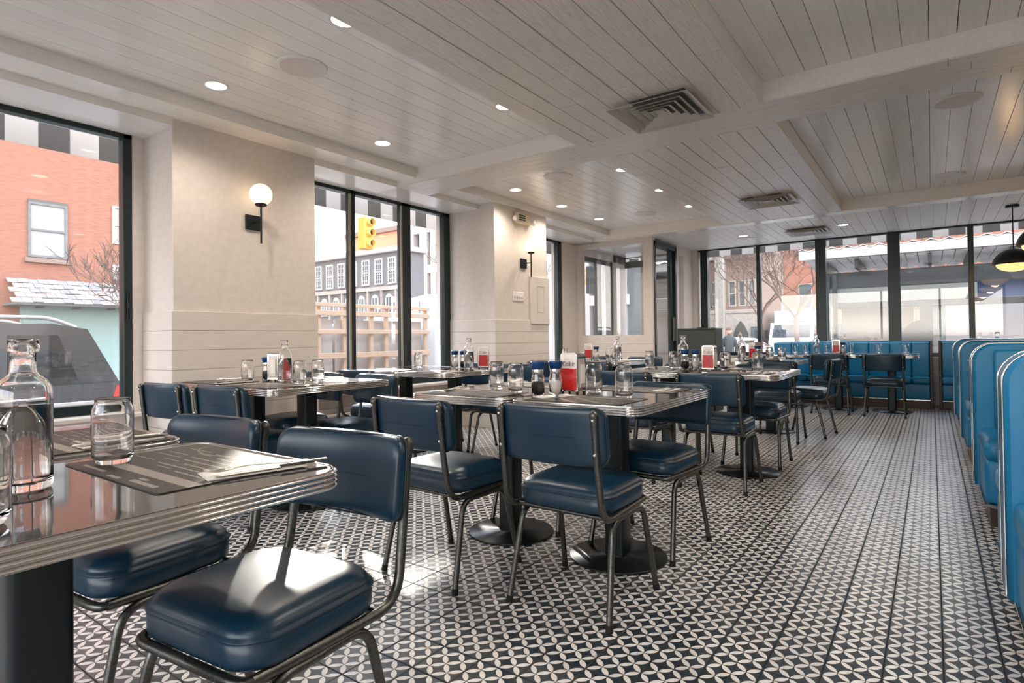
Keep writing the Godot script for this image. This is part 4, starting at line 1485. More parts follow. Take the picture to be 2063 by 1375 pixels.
# ---------------------------------------------------------------- outside
func eb(parent: Node, called: String, m: String, x0: float, x1: float, y0: float, y1: float, z0: float, z1: float, bev := 0.0) -> MeshInstance3D:
	return part(bx(x0, x1, y0, y1, z0, z1, bev), called, M[m], parent)
func ext_materials() -> void:
	grain(mat("brick_red", Color(0.64, 0.425, 0.34), 0.85), noise(0.05, 41, tint(0.76), tint(1.0), 5), Vector3(0.12, 1.6, 0.12))
	grain(mat("brick_rose", Color(0.60, 0.50, 0.445), 0.85), noise(0.05, 42, tint(0.7), tint(1.0), 5), Vector3(0.3, 1.2, 0.3))
	grain(mat("stone_pale", Color(0.68, 0.635, 0.59), 0.8), noise(0.03, 43, tint(0.85), tint(1.0), 4), Vector3(0.3, 0.3, 0.3))
	grain(mat("stucco_grey", Color(0.46, 0.45, 0.45), 0.85), noise(0.03, 44, tint(0.88), tint(1.0), 4), Vector3(0.3, 0.3, 0.3))
	mat("concrete_white", Color(0.69, 0.66, 0.64), 0.7)
	mat("orange_wall", Color(0.82, 0.53, 0.40), 0.85)
	grain(mat("asphalt", Color(0.52, 0.50, 0.485), 0.85), noise(0.1, 45, tint(0.8), tint(1.0), 4), Vector3(1, 1, 1))
	grain(mat("pavement", Color(0.80, 0.77, 0.74), 0.8), noise(0.05, 46, tint(0.85), tint(1.0), 4), Vector3(0.5, 0.5, 0.5))
	mat("teal_wall", Color(0.52, 0.60, 0.575), 0.8)
	for k in 3:
		mat("slate_%d" % k, [Color(0.60, 0.57, 0.57), Color(0.52, 0.50, 0.51), Color(0.66, 0.63, 0.62)][k], 0.8)
	mat("window_dark", Color(0.28, 0.31, 0.32), 0.08)
	mat("window_blind", Color(0.58, 0.575, 0.56), 0.5)
	mat("window_grey", Color(0.30, 0.33, 0.335), 0.25)
	mat("trim_white", Color(0.72, 0.70, 0.68), 0.6)
	mat("car_dark", Color(0.30, 0.30, 0.31), 0.16, 0.5)
	mat("car_silver", Color(0.70, 0.68, 0.67), 0.25, 0.4)
	mat("car_white", Color(0.74, 0.73, 0.72), 0.25)
	mat("car_glass", Color(0.10, 0.11, 0.125), 0.04)
	mat("tail_red", Color(0.80, 0.16, 0.13), 0.2)
	mat("tyre", Color(0.08, 0.08, 0.08), 0.8)
	mat("batten", Color(0.70, 0.58, 0.48), 0.7)
	mat("sheet_glass", Color(0.72, 0.68, 0.655), 0.12)
	mat("signal_yellow", Color(0.84, 0.60, 0.24), 0.5)
	mat("pole_grey", Color(0.58, 0.57, 0.56), 0.5, 0.4)
	mat("bark", Color(0.40, 0.32, 0.28), 0.9)
	mat("stripe_dark", Color(0.36, 0.345, 0.325), 0.85)
	mat("stripe_white", Color(0.86, 0.83, 0.80), 0.85)
	for s in ["stripe_dark", "stripe_white"]:
		M[s].backlight_enabled = true
		M[s].backlight = M[s].albedo_color * 0.6
	mat("canopy_sheet", Color(0.72, 0.69, 0.675), 0.5)
	mat("steel_green", Color(0.12, 0.145, 0.155), 0.5, 0.2)
	mat("sign_grey", Color(0.40, 0.41, 0.385), 0.6)
	mat("wall_beige", Color(0.46, 0.42, 0.38), 0.8)
	mat("skin", Color(0.80, 0.60, 0.50), 0.6)
	mat("jacket", Color(0.18, 0.21, 0.22), 0.8)
	mat("trousers", Color(0.30, 0.30, 0.34), 0.8)
	mat("shop_blue", Color(0.25, 0.38, 0.58), 0.3)
func sash_window(parent: Node, axis: String, at: float, u0: float, u1: float, y0: float, y1: float, glass := "window_grey", fr := "trim_white", grid := 0) -> void:   # on a wall plane across x (facing +x) or z (facing the camera)
	var f := G.new()
	var t := 0.06
	var bars := [[u0 - t, u1 + t, y1, y1 + t], [u0 - t, u1 + t, y0 - t, y0], [u0 - t, u0, y0, y1], [u1, u1 + t, y0, y1], [u0, u1, (y0 + y1) / 2 - 0.025, (y0 + y1) / 2 + 0.025]]
	for k in grid:
		var u := lerpf(u0, u1, (k + 1.0) / (grid + 1.0))
		bars.append([u - 0.015, u + 0.015, y0, y1])
	if grid:
		for k in 4: bars.append([u0, u1, lerpf(y0, y1, (k + 0.6) / 4.4) - 0.012, lerpf(y0, y1, (k + 0.6) / 4.4) + 0.012])
	for b in bars:
		if axis == "x": f.box(p(at - 0.02, b[2], b[0]), p(at + 0.05, b[3], b[1]))
		else: f.box(p(b[0], b[2], at + 0.02), p(b[1], b[3], at - 0.05))
	var w := part(f, "window", M[fr], parent)
	var g := G.new()
	if axis == "x": g.box(p(at - 0.02, y0, u0), p(at + 0.012, y1, u1))
	else: g.box(p(u0, y0, at + 0.02), p(u1, y1, at - 0.012))
	part(g, "pane", M[glass], w)
func grow(g: G, rng: RandomNumberGenerator, a: Vector3, d: Vector3, len: float, r: float, depth: int) -> void:
	var mid := a + d * len * 0.5 + Vector3(rng.randf_range(-1, 1), rng.randf_range(-0.3, 0.6), rng.randf_range(-1, 1)) * len * 0.07
	var e := a + d * len
	g.tube([a, mid, e], r, 5 if depth > 4 else 3, r * 0.62)
	if depth == 0: return
	var n := 3 if rng.randf() > 0.25 else 2
	for k in n:
		var s := Vector3(rng.randf_range(-1, 1), rng.randf_range(-0.15, 0.9), rng.randf_range(-1, 1)).normalized()
		var nd := (d * rng.randf_range(0.6, 1.1) + s * 0.75).normalized()
		grow(g, rng, e if k < 2 else mid, nd, len * rng.randf_range(0.6, 0.84), maxf(0.009, r * 0.56), depth - 1)
func bare_tree(x: float, z: float, h: float, seed_: int, depth: int, label: String, lean := Vector3.ZERO) -> void:
	var t := thing("bare_tree", label, "tree", p(x, ST, z), 0.0, "bare street trees")
	var rng := RandomNumberGenerator.new()
	rng.seed = seed_
	var g := G.new()
	var r := h * 0.0155
	g.tube([Vector3.ZERO, Vector3(0.02, h * 0.18, 0.02) + lean * 0.5, Vector3(0, h * 0.34, 0) + lean], r, 8, r * 0.75)
	part(g, "trunk", M.bark, t)
	g = G.new()
	for k in 4:
		var a := TAU * k / 4.0 + rng.randf() * 0.8
		grow(g, rng, Vector3(0, h * 0.33, 0) + lean, (Vector3(cos(a), 1.1, sin(a)) + lean).normalized(), h * 0.22, r * 0.5, depth)
	part(g, "branches", M.bark, t)
func wheel(parent: Node, x: float, z: float, y: float, r: float, w: float) -> void:
	var g := G.new()
	var b := Basis(Vector3.BACK, PI / 2)
	g.lathe([Vector2(r * 0.6, 0), Vector2(r * 0.95, 0.0), Vector2(r, 0.03), Vector2(r, w - 0.03), Vector2(r * 0.95, w), Vector2(r * 0.6, w)], 24, p(x, y, z), 1, false, false, b)
	var o := part(g, "wheel", M.tyre, parent)
	g = G.new()
	g.lathe([Vector2(r * 0.6, 0.02), Vector2(r * 0.6, w - 0.02)], 20, p(x, y, z), 1, true, true, b)
	part(g, "rim", M.car_silver, o)
func build_car(called: String, label: String, at: Vector3, turn: float, body: String, suv: bool) -> Node3D:
	# local: length along z (rear at +z), width along x, ground at y 0
	var t := thing(called, label, "car", at, turn, "parked cars")
	var g := G.new()
	var L := 2.4 if suv else 2.2
	var hw := 0.93
	var lo := PackedVector2Array([Vector2(-L, 0.30), Vector2(-L, 0.72), Vector2(-L + 0.25, 0.88), Vector2(-1.1, 0.98), Vector2(L - 0.08, 1.02), Vector2(L, 0.72), Vector2(L, 0.32)])
	# profile drawn with u along z, so ux = z, uy = y; the extrusion runs along -x
	g.prism(lo, Vector3(hw, 0, 0), Vector3(0, 0, 1), Vector3.UP, 2 * hw)
	part(g, "body", M[body], t)
	g = G.new()
	var H := 1.70 if suv else 1.42
	var top := PackedVector2Array([Vector2(-1.05, 0.98), Vector2(-0.35, H - 0.08), Vector2(-0.1, H - 0.02), Vector2(L - 0.75, H), Vector2(L - 0.42, H - 0.06), Vector2(L - 0.10, 1.02)]) if suv else PackedVector2Array([Vector2(-1.0, 0.97), Vector2(-0.3, H - 0.06), Vector2(0.3, H), Vector2(0.95, H - 0.04), Vector2(1.75, 1.0)])
	g.prism(top, Vector3(hw - 0.1, 0, 0), Vector3(0, 0, 1), Vector3.UP, 2 * (hw - 0.1))
	part(g, "cabin", M[body], t)
	for s in [-1.0, 1.0]:
		var cuts := [[-0.72, 0.28], [0.36, 1.18], [1.26, L - 0.5]] if suv else [[-0.62, 0.25], [0.33, 1.2]]
		for c in cuts:
			g = G.new()
			var y1: float = H - 0.13
			var sl: float = 0.28 if c[0] < -0.5 else 0.0
			var sr: float = 0.30 if c[1] > 1.1 and not suv else (0.20 if c[1] > 1.4 else 0.0)
			var poly := PackedVector2Array([Vector2(c[0], 1.03), Vector2(c[1], 1.03), Vector2(c[1] - sr, y1), Vector2(c[0] + sl, y1)])
			g.prism(poly, Vector3(s * (hw - 0.1) + 0.012, 0, 0), Vector3(0, 0, 1), Vector3.UP, 0.024)
			part(g, "side_window", M.car_glass, t)
		g = G.new()
		g.box(Vector3(s * hw - 0.012, 0.78, -L + 0.5), Vector3(s * hw + 0.012, 0.82, L - 0.2), 0.004)
		part(g, "trim_strip", M.chrome, t)
		g = G.new()
		g.prism(PackedVector2Array([Vector2(L - 0.24, 0.70), Vector2(L + 0.01, 0.68), Vector2(L - 0.03, 0.96), Vector2(L - 0.16, 0.98)]), Vector3(s * (hw - 0.02) + 0.03, 0, 0), Vector3(0, 0, 1), Vector3.UP, 0.06)
		part(g, "tail_light", M.tail_red, t)
		if suv:
			g = G.new()
			g.tube(bez([Vector3(s * 0.72, H - 0.02, -0.2), Vector3(s * 0.72, H + 0.07, 0.0), Vector3(s * 0.72, H + 0.07, L - 0.75), Vector3(s * 0.72, H - 0.04, L - 0.5)], 5, 0.12), 0.022, 8)
			part(g, "roof_rail", M.car_silver, t)
	g = G.new()
	var a := 1.06
	var yb := H - 0.12
	var zt := L - 0.40 if suv else 1.12
	var zb := L - 0.10 if suv else 1.68
	g.quad(Vector3(-0.72, a, zb + 0.02), Vector3(0.72, a, zb + 0.02), Vector3(0.66, yb, zt + 0.02), Vector3(-0.66, yb, zt + 0.02))
	g.quad(Vector3(0.70, a, -0.98), Vector3(-0.70, a, -0.98), Vector3(-0.64, yb, -0.42), Vector3(0.64, yb, -0.42))
	part(g, "windscreen", M.car_glass, t)
	for z in [-L + 0.85, L - 0.85]:
		wheel(t, -hw, -z, 0.34, 0.34, 0.2)
		wheel(t, hw + 0.0, -z, 0.34, 0.34, -0.2)
	return t
func build_truck(called: String, label: String, at: Vector3, turn: float) -> void:   # white box truck, cab at -z
	var t := thing(called, label, "truck", at, turn)
	var g := G.new()
	g.box(Vector3(-1.1, 0.75, -0.2), Vector3(1.1, 2.75, 3.6), 0.03)
	part(g, "cargo_box", M.car_white, t)
	g = G.new()
	g.prism(PackedVector2Array([Vector2(-2.15, 0.45), Vector2(-0.3, 0.45), Vector2(-0.3, 2.1), Vector2(-1.55, 2.1), Vector2(-1.95, 1.35), Vector2(-2.15, 1.15)]), Vector3(0.98, 0, 0), Vector3(0, 0, 1), Vector3.UP, 1.96)
	part(g, "cab", M.car_white, t)
	g = G.new()
	g.quad(Vector3(0.85, 1.38, -1.965), Vector3(-0.85, 1.38, -1.965), Vector3(-0.8, 2.0, -1.63), Vector3(0.8, 2.0, -1.63))
	part(g, "windscreen", M.car_glass, t)
	for s in [-1.0, 1.0]:
		g = G.new()
		g.prism(PackedVector2Array([Vector2(-1.72, 1.3), Vector2(-0.75, 1.3), Vector2(-0.75, 1.95), Vector2(-1.5, 1.95)]), Vector3(s * 0.98 + 0.01, 0, 0), Vector3(0, 0, 1), Vector3.UP, 0.02)
		part(g, "side_window", M.car_glass, t)
		g = G.new()
		g.box(Vector3(s * 1.16 - 0.06, 1.35, -1.75), Vector3(s * 1.16 + 0.06, 1.75, -1.70), 0.01)
		part(g, "mirror", M.rubber, t)
		g = G.new()
		g.ball(Vector3(s * 0.7, 0.85, -2.13), 0.11, 12)
		part(g, "headlight", M.window_blind, t)
	g = G.new()
	g.box(Vector3(-0.95, 0.4, -2.25), Vector3(0.95, 0.62, -2.1), 0.02)
	part(g, "bumper", M.pole_grey, t)
	g = G.new()
	g.box(Vector3(-0.55, 2.2, -0.55), Vector3(0.55, 2.65, -0.2), 0.05)
	part(g, "fairing", M.car_white, t)
	for z in [-1.35, 2.5]:
		wheel(t, -1.05, -z, 0.42, 0.42, 0.25)
		wheel(t, 1.05, -z, 0.42, 0.42, -0.25)
func build_outside() -> void:
	ext_materials()
	var st := setting("street")
	eb(st, "carriageway", "asphalt", -60, 60, ST - 0.3, ST, -30, 90)
	eb(st, "side_pavement", "pavement", -7.0, -4.93, ST, ST + 0.12, -30, 14, 0.01)
	eb(st, "back_pavement", "pavement", -4.93, 40, ST, ST + 0.12, 10.46, 13.2, 0.01)
	eb(st, "far_pavement", "pavement", -30, -17.5, ST, ST + 0.12, -30, 60, 0.01)
	# striped awning over the windows
	var aw := thing("awning", "striped grey and white awning along both window fronts", "awning", p(-5.5, 2.5, 8.0))
	var o := aw.position
	var k := 0
	var z := -4.0 + 0.09
	while z < 10.9:
		eb(aw, "stripe_panel", "stripe_dark" if k % 2 else "stripe_white", -5.512, -5.5, 2.525, 2.84, z + 0.001, z + 0.199).position = -o
		var g := G.new()
		g.quad(p(-4.93, 3.25, z + 0.2), p(-4.93, 3.25, z), p(-5.5, 2.84, z), p(-5.5, 2.84, z + 0.2))
		part(g, "stripe_roof", M["stripe_dark" if k % 2 else "stripe_white"], aw).position = -o
		z += 0.2
		k += 1
	var x := -5.37
	k = 1
	while x < 3.0:
		eb(aw, "stripe_panel", "stripe_dark" if k % 2 else "stripe_white", x + 0.001, x + 0.199, 2.50, 2.80, 11.0, 11.012).position = -o
		var g := G.new()
		g.quad(p(x, 3.25, 10.5), p(x + 0.2, 3.25, 10.5), p(x + 0.2, 2.80, 11.0), p(x, 2.80, 11.0))
		part(g, "stripe_roof", M["stripe_dark" if k % 2 else "stripe_white"], aw).position = -o
		x += 0.2
		k += 1
	# red brick house across the street
	var b := thing("brick_house", "orange-red brick house across the street behind the parked car", "building", p(-19, ST, 0))
	o = b.position
	var w := Node3D.new()
	eb(b, "wall", "brick_red", -27, -19, ST, 11, -14, 7.9)
	sash_window(b, "x", -19, 4.98, 5.71, 3.36, 4.68, "window_blind", "stucco_grey")
	eb(b, "window_sill", "brick_rose", -19.02, -18.9, 3.16, 3.28, 4.85, 5.85)
	eb(b, "window_head", "stripe_dark", -19.02, -18.96, 4.70, 4.82, 4.92, 5.77)
	sash_window(b, "x", -19, 6.9, 7.6, 3.93, 4.9, "window_blind", "trim_white")
	sash_window(b, "x", -19, 6.9, 7.6, 2.9, 3.2, "window_blind", "trim_white")
	sash_window(b, "x", -19, 1.5, 2.3, 3.36, 4.68, "window_blind", "stucco_grey")
	sash_window(b, "x", -19, -2.0, -1.2, 3.36, 4.68, "window_blind", "stucco_grey")
	eb(b, "shop_wall", "teal_wall", -19.02, -18.7, ST, 2.15, 4.75, 7.9)
	eb(b, "dark_doorway", "stripe_dark", -19.02, -18.9, ST, 1.9, 3.2, 4.3)
	for q in [[5.0], [5.8], [6.6]]: eb(b, "bracket", "stripe_dark", -18.7, -18.4, 1.95, 2.13, q[0], q[0] + 0.1)
	for r in 5:
		for c in 17:
			var g := G.new()
			var zz := 4.35 + c * 0.21 + (0.1 if r % 2 else 0.0) + 0.03 * r
			var y0 := 2.06 + r * 0.135
			var x0 := -17.95 - r * 0.21
			g.prism(PackedVector2Array([Vector2(0, 0), Vector2(0.2, 0), Vector2(0.2, 0.2), Vector2(0, 0.2)]), p(x0, y0 + 0.02 * ((c * 7 + r) % 3) * 0.4, zz), Vector3(0, 0, -1), Vector3(-0.83, 0.56, 0), -0.02)
			part(g, "shingle", M["slate_%d" % ((c * 5 + r * 3) % 3)], b)
	eb(b, "canopy_soffit", "stucco_grey", -19.0, -18.0, 2.0, 2.04, 4.4, 7.9)
	w.free()
	for c in b.get_children(): c.position -= o
	# grey corner house with arched windows
	var gh := thing("grey_house", "grey rendered house with arched ground floor windows behind the trucks", "building", p(-20, ST, 15.45))
	eb(gh, "wall", "stucco_grey", -34, -16.2, ST, 4.55, 15.45, 16.6)
	eb(gh, "cornice", "trim_white", -34, -16.05, 4.40, 4.60, 15.3, 16.7, 0.03)
	eb(gh, "string_course", "stone_pale", -34, -16.15, 2.95, 3.10, 15.35, 15.5)
	for i in 9:
		var q := -16.9 - i * 0.76
		sash_window(gh, "z", 15.45, q, q + 0.32, 3.25, 4.15, "window_grey", "trim_white", 2)
	for i in 12:
		var q := -16.9 - i * 0.80
		var g := G.new()
		var poly := PackedVector2Array([Vector2(-0.2, -0.5), Vector2(0.2, -0.5)])
		for j in 9: poly.append(Vector2(0.2 * cos(PI * j / 8.0), 0.26 * sin(PI * j / 8.0)))
		g.prism(poly, p(q, 2.55, 15.46), Vector3.RIGHT, Vector3.UP, 0.07)
		var wn := part(g, "window", M.trim_white, gh)
		g = G.new()
		for s in [-1, 1]:
			g.box(p(q + s * 0.075 - 0.05, 2.1, 15.38), p(q + s * 0.075 + 0.05, 2.68, 15.385))
		part(g, "pane", M.window_grey, wn)
		eb(gh, "pilaster", "stone_pale", q + 0.36, q + 0.44, ST, 3.0, 15.36, 15.46)
	for c in gh.get_children(): c.position -= gh.position
	var oh := thing("terracotta_house", "terracotta house rising behind the grey house", "building", p(-31, ST, 27))
	eb(oh, "wall", "orange_wall", -34, -28.0, ST, 8.6, 27, 31)
	eb(oh, "cornice", "brick_rose", -34, -27.9, 8.3, 8.6, 26.8, 31)
	for c in oh.get_children(): c.position -= oh.position
	# pale office block
	var wb := thing("office_block", "pale office block with a grid of tall windows beyond the trucks", "building", p(-18, ST, 24))
	eb(wb, "core", "window_grey", -24.5, -11.0, ST, 14, 24.35, 30)
	for f in 5:
		eb(wb, "spandrel", "concrete_white", -24.6, -11.0, 2.5 + f * 2.3, 2.95 + f * 2.3, 24.0, 24.4)
	for i in 16:
		eb(wb, "column", "concrete_white", -24.6 + i * 0.86, -24.22 + i * 0.86 + (0.2 if i % 2 else 0.0), ST, 14, 23.98, 24.4)
	for c in wb.get_children(): c.position -= wb.position
	# vehicles on the window side
	build_car("parked_car", "dark grey estate car parked outside the first window", p(-8.75, ST, 0.62), 0.0, "car_dark", true).rotation.y = PI
	var rk := thing("glazier_truck", "glazier truck with a wooden slatted rack outside the second window", "truck", p(-7.7, ST, 6.3))
	o = rk.position
	for q in [[0.42, 0.52], [0.74, 0.83], [1.13, 1.20], [1.42, 1.50], [1.56, 1.62]]:
		eb(rk, "slat", "batten", -7.72, -7.66, q[0], q[1], 4.4, 8.0, 0.006)
	for q in [5.0, 5.55, 6.05, 6.6, 6.93, 7.32, 7.9]:
		eb(rk, "upright", "batten", -7.76, -7.70, 0.0, 1.58, q, q + 0.07, 0.006)
	for q in [[4.5, 5.9], [5.95, 7.9]]:
		eb(rk, "glass_sheet", "sheet_glass", -7.84, -7.80, 0.05, 1.36, q[0], q[1])
	eb(rk, "bed", "car_white", -9.6, -7.75, 0.05, 0.25, 3.9, 8.1, 0.02)
	eb(rk, "body", "car_white", -9.6, -8.0, 0.25, 1.3, 3.9, 8.0, 0.03)
	eb(rk, "cab", "car_white", -9.6, -7.8, 0.1, 1.55, 8.15, 9.4, 0.12)
	for q in [[4.5], [7.2], [8.8]]: wheel(rk, -8.0, q[0], ST + 0.4, 0.4, 0.25)
	for c in rk.get_children(): c.position -= o
	build_truck("box_truck", "white box truck standing across the street, cab towards the corner", p(-12.4, ST, 12.6), deg_to_rad(150))
	build_truck("box_truck", "white delivery truck on the square behind the bare trees", p(-5.6, ST, 33.0), PI)
	build_car("parked_car", "white car standing behind the bench windows by the tree", p(-7.2, ST, 25.4), deg_to_rad(75), "car_white", false)
	build_car("parked_car", "white car parked by the brick corner house", p(-10.2, ST, 21.5), deg_to_rad(80), "car_white", false)
	build_car("parked_car", "pale car parked under the station canopy, at its open end", p(2.4, ST, 19.6), deg_to_rad(85), "car_silver", false)
	# traffic signals
	var tl := thing("traffic_light", "yellow traffic light hanging over the street before the grey house", "traffic light", p(-13.0, ST, 11.0))
	var g := G.new()
	g.tube([Vector3(0, 4.6, 6.0), Vector3(0, 5.15, 3.0), Vector3(0, 5.25, -0.2)], 0.05, 8)
	g.tube([Vector3(0, 0, 6.0), Vector3(0, 5.3, 6.0)], 0.09, 10)
	part(g, "mast", M.pole_grey, tl)
	g = G.new()
	g.box(Vector3(-0.15, 4.05, -0.17), Vector3(0.15, 4.95, 0.17), 0.02)
	var hs := part(g, "housing", M.signal_yellow, tl)
	for i in 3:
		g = G.new()
		g.lathe([Vector2(0.11, 0), Vector2(0.11, 0.16), Vector2(0.10, 0.16), Vector2(0.10, 0.01)], 14, Vector3(0.15, 4.2 + i * 0.3, 0), 1, true, false, Basis(Vector3.BACK, -PI / 2))
		part(g, "visor", M.signal_yellow, hs)
	var ps := thing("corner_signal", "yellow traffic light on an arm seen through the vestibule glass", "traffic light", p(-9.0, ST, 15.95))
	g = G.new()
	g.tube([Vector3(0, 4.0, 0), Vector3(0.3, 3.8, -1.6)], 0.035, 8)
	g.tube([Vector3(0.3, 0, -1.6), Vector3(0.3, 4.4, -1.6)], 0.07, 10)
	part(g, "mast", M.pole_grey, ps)
	g = G.new()
	g.box(Vector3(-0.13, 3.08, -0.13), Vector3(0.13, 3.62, 0.13), 0.02)
	hs = part(g, "housing", M.signal_yellow, ps)
	for i in 3:
		g = G.new()
		g.lathe([Vector2(0.11, 0), Vector2(0.11, 0.16), Vector2(0.10, 0.16), Vector2(0.10, 0.01)], 14, Vector3(0.13, 3.17 + i * 0.18, 0), 1, true, false, Basis(Vector3.BACK, -PI / 2))
		part(g, "visor", M.signal_yellow, hs)
	var pd := thing("pedestrian_signal", "dark pedestrian signal boxes on a pole outside the entrance", "traffic light", p(-6.5, ST, 12.85))
	g = G.new()
	g.tube([Vector3(0, 0, 0), Vector3(0, 3.7, 0)], 0.05, 10)
	part(g, "pole", M.pole_grey, pd)
	g = G.new()
	g.box(Vector3(-0.42, 2.56, -0.1), Vector3(-0.05, 3.24, 0.1), 0.015)
	part(g, "signal_box", M.steel_green, pd)
	g = G.new()
	g.box(Vector3(0.05, 2.54, -0.12), Vector3(0.25, 3.20, 0.14), 0.015)
	part(g, "signal_box", M.steel_green, pd)
	# square behind the back window
	var go := thing("stone_house", "pale stone and rose brick house with a pointed door across the square", "building", p(-9, ST, 32))
	eb(go, "wall", "brick_rose", -16, -7.2, ST, 14, 32, 38)
	eb(go, "ground_floor", "stone_pale", -16, -7.15, ST, 2.2, 31.8, 32.1, 0.02)
	eb(go, "stone_bay", "stone_pale", -9.4, -8.9, ST, 14, 31.6, 32.1, 0.05)
	eb(go, "stone_bay", "stone_pale", -10.6, -10.2, ST, 14, 31.6, 32.1, 0.05)
	for i in 4:
		eb(go, "string_course", "stone_pale", -16, -7.15, 2.2 + i * 2.9, 2.4 + i * 2.9, 31.75, 32.1, 0.03)
		for q in [-9.95, -9.66, -8.7, -8.2, -7.7, -11.2, -11.9]:
			sash_window(go, "z", 32, q, q + 0.26, 2.65 + i * 2.9, 3.9 + i * 2.9, "window_dark", "stone_pale")
	var arch := PackedVector2Array([Vector2(-0.35, 0), Vector2(0.35, 0), Vector2(0.35, 1.6), Vector2(0.18, 2.0), Vector2(0, 2.25), Vector2(-0.18, 2.0), Vector2(-0.35, 1.6)])
	g = G.new()
	g.prism(arch, p(-8.1, ST, 31.85), Vector3.RIGHT, Vector3.UP, 0.25)
	part(g, "door_surround", M.steel_green, go)
	g = G.new()
	g.prism(Transform2D(0, Vector2(0.6, 0.75), 0, Vector2(0, 0)) * arch, p(-8.1, ST, 31.6), Vector3.RIGHT, Vector3.UP, 0.06)
	part(g, "door", M.brick_rose, go)
	for q in [-9.9, -7.6]: eb(go, "opening", "window_dark", q, q + 0.4, ST + 0.3, 1.5, 31.7, 31.8)
	for c in go.get_children(): c.position -= go.position
	var rb := thing("corner_brick_house", "red brick house at the corner seen past the vestibule post", "building", p(-7.2, ST, 21))
	eb(rb, "wall", "brick_red", -7.75, -6.75, ST, 12, 21.0, 21.8)
	eb(rb, "dark_sign", "frame_black", -7.2, -6.85, 0.6, 2.0, 20.9, 21.0)
	for c in rb.get_children(): c.position -= rb.position
	var fb := thing("far_terrace", "red brick terrace houses behind the trees", "building", p(0, ST, 48))
	eb(fb, "wall", "brick_red", -16, 6, ST, 9, 48, 52)
	for i in 9:
		sash_window(fb, "z", 48, -14 + i * 2.0, -13.2 + i * 2.0, 3.0, 4.8, "window_grey", "stone_pale")
		sash_window(fb, "z", 48, -14 + i * 2.0, -13.2 + i * 2.0, 0.2, 1.8, "window_grey", "stone_pale")
	for c in fb.get_children(): c.position -= fb.position
	bare_tree(-3.75, 22.0, 6.4, 4, 6, "bare tree with a forked trunk beside the window post", Vector3(-0.05, 0, 0))
	bare_tree(-6.3, 27.6, 6.8, 9, 6, "slimmer bare tree behind the window mullion", Vector3(0.1, 0, 0))
	bare_tree(-0.6, 35.0, 8.0, 21, 5, "bare tree far back on the square", Vector3.ZERO)
	bare_tree(-15.9, 6.8, 4.6, 33, 5, "thin bare tree before the shingled shop canopy", Vector3.ZERO)
	bare_tree(-14.2, 19.0, 7.0, 37, 4, "bare tree by the office block", Vector3.ZERO)
	# station canopy at the right
	var ca := thing("station_canopy", "steel canopy building with corrugated roof outside the back window", "building", p(0, ST, 14))
	g = G.new()
	var poly := PackedVector2Array()
	for i in 121: poly.append(Vector2(-2.3 + i * 0.07, 0.03 * sin(i * PI / 2) + 0.03))
	for i in 121: poly.append(Vector2(-2.3 + (120 - i) * 0.07, 0.03 * sin((120 - i) * PI / 2) + 0.018))
	g.prism(poly, p(0, 2.80, 13.75), Vector3.RIGHT, Vector3(0, 0.995, -0.1), -2.6)
	part(g, "corrugated_roof", M.canopy_sheet, ca)
	eb(ca, "fascia", "canopy_sheet", -2.3, 6, 2.62, 2.82, 13.78, 13.84, 0.01)
	for i in 42:
		eb(ca, "soffit_board", "canopy_sheet", -2.2 + i * 0.2, -2.013 + i * 0.2, 2.60, 2.62, 13.9, 16.3)
	for i in 12:
		eb(ca, "rafter", "steel_green", -1.9 + i * 0.62, -1.84 + i * 0.62, 2.40, 2.60, 13.95, 16.2)
	eb(ca, "girder", "steel_green", -1.9, 6, 2.02, 2.36, 14.35, 14.55, 0.01)
	eb(ca, "sign_band", "sign_grey", -1.75, 0.72, 1.70, 2.0, 14.28, 14.34, 0.005)
	eb(ca, "lower_girder", "steel_green", -1.66, 6, 1.58, 1.70, 14.3, 14.6, 0.01)
	for q in [-1.85, -1.72]: eb(ca, "post", "steel_green", q, q + 0.08, ST, 2.3, 14.2, 14.3)
	eb(ca, "post", "steel_green", -0.2, 0.02, ST, 1.6, 14.3, 14.5)
	eb(ca, "post", "steel_green", 0.62, 0.68, ST, 2.3, 14.3, 14.4)
	eb(ca, "wall_panel", "wall_beige", -1.6, -0.3, ST, 1.58, 14.6, 14.7)
	eb(ca, "wall_panel", "stucco_grey", 0.0, 0.22, ST, 1.6, 14.5, 14.6)
	eb(ca, "wall_panel", "sign_grey", 0.02, 0.2, 1.0, 1.58, 14.44, 14.5)
	eb(ca, "shop_window", "shop_blue", 0.75, 3.5, 1.75, 2.1, 15.2, 15.3)
	eb(ca, "back_wall", "concrete_white", 0.2, 6, ST, 2.6, 17.2, 17.3)
	g = G.new()
	poly = PackedVector2Array([Vector2(0, 0)])
	for i in 9: poly.append(Vector2(0.55 - 0.55 * cos(PI / 2 * i / 8.0), 1.45 * sin(PI / 2 * i / 8.0)))
	poly.append(Vector2(0.55, 0))
	g.prism(poly, p(-0.75, ST + 0.3, 14.55), Vector3.RIGHT, Vector3.UP, 0.1)
	part(g, "curved_screen", M.steel_green, ca)
	for c in ca.get_children(): c.position -= ca.position
	# somebody passing outside
	person(p(-5.9, ST, 21.5))
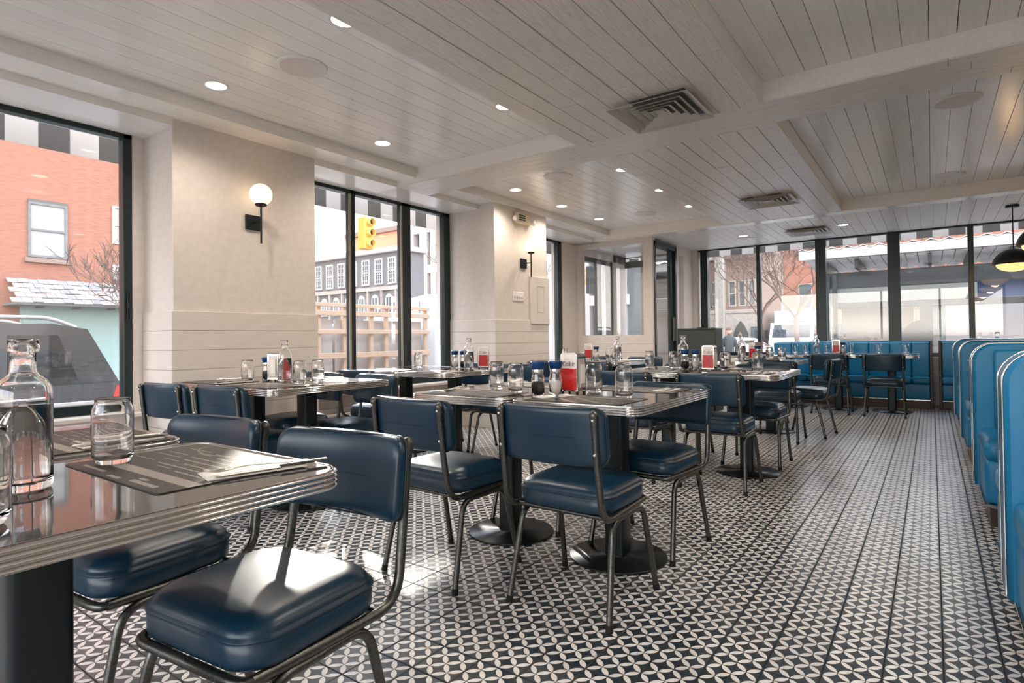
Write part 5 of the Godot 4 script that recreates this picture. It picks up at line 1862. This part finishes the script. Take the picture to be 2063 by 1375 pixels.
func person(at: Vector3) -> void:
	var t := thing("person", "person in a dark jacket walking past outside the back window", "person", at, 0.4)
	var g := G.new()
	var rings := []
	for q in [[0.86, 0.16, 0.11], [0.98, 0.165, 0.115], [1.1, 0.15, 0.105], [1.25, 0.18, 0.12], [1.38, 0.205, 0.115], [1.45, 0.17, 0.10], [1.49, 0.065, 0.065], [1.55, 0.055, 0.06]]:
		var r := PackedVector3Array()
		for k in 14:
			var a := TAU * k / 14
			r.append(Vector3(q[1] * cos(a), q[0], -q[2] * sin(a)))
		rings.append(r)
	g.loft(rings)
	for s in [-1.0, 1.0]:
		g.tube(bez([Vector3(s * 0.185, 1.40, 0), Vector3(s * 0.24, 1.12, 0.02 * s), Vector3(s * 0.22, 0.86, -0.10 * s)], 5, 0.06), 0.052, 8, 0.034)
		g.tube(bez([Vector3(s * 0.085, 0.92, 0), Vector3(s * 0.09, 0.48, -0.06 * s), Vector3(s * 0.09, 0.06, 0.12 * s)], 5, 0.08), 0.085, 8, 0.045)
		g.box(Vector3(s * 0.09 - 0.045, 0, 0.12 * s - 0.2), Vector3(s * 0.09 + 0.045, 0.08, 0.12 * s + 0.06), 0.02)
		for f in 5:
			var z: float = -0.10 * s - 0.03 + f * 0.015
			g.tube([Vector3(s * 0.22, 0.86, z), Vector3(s * 0.215, 0.80 - 0.01 * (2 - absf(f - 2)), z), Vector3(s * 0.205, 0.765 - 0.012 * (2 - absf(f - 2)), z)], 0.0085, 5, 0.006)
	part(g, "body", M.jacket, t)
	g = G.new()
	g.ball(Vector3(0, 1.66, -0.01), 0.1, 16, 1.22)
	g.tube([Vector3(0, 1.66, -0.105), Vector3(0, 1.635, -0.128), Vector3(0, 1.625, -0.1)], 0.014, 6)
	for s in [-1.0, 1.0]: g.ball(Vector3(s * 0.098, 1.66, 0.005), 0.02, 8, 1.4)
	part(g, "head", M.skin, t)
	g = G.new()
	var rg := []
	for q in [[1.68, 0.104], [1.73, 0.103], [1.77, 0.086], [1.795, 0.045], [1.80, 0.004]]:
		var r := PackedVector3Array()
		for k in 14:
			var a := TAU * k / 14
			r.append(Vector3(q[1] * cos(a), q[0], 0.004 - q[1] * sin(a)))
		rg.append(r)
	g.loft(rg)
	part(g, "hair", M.bark, t)
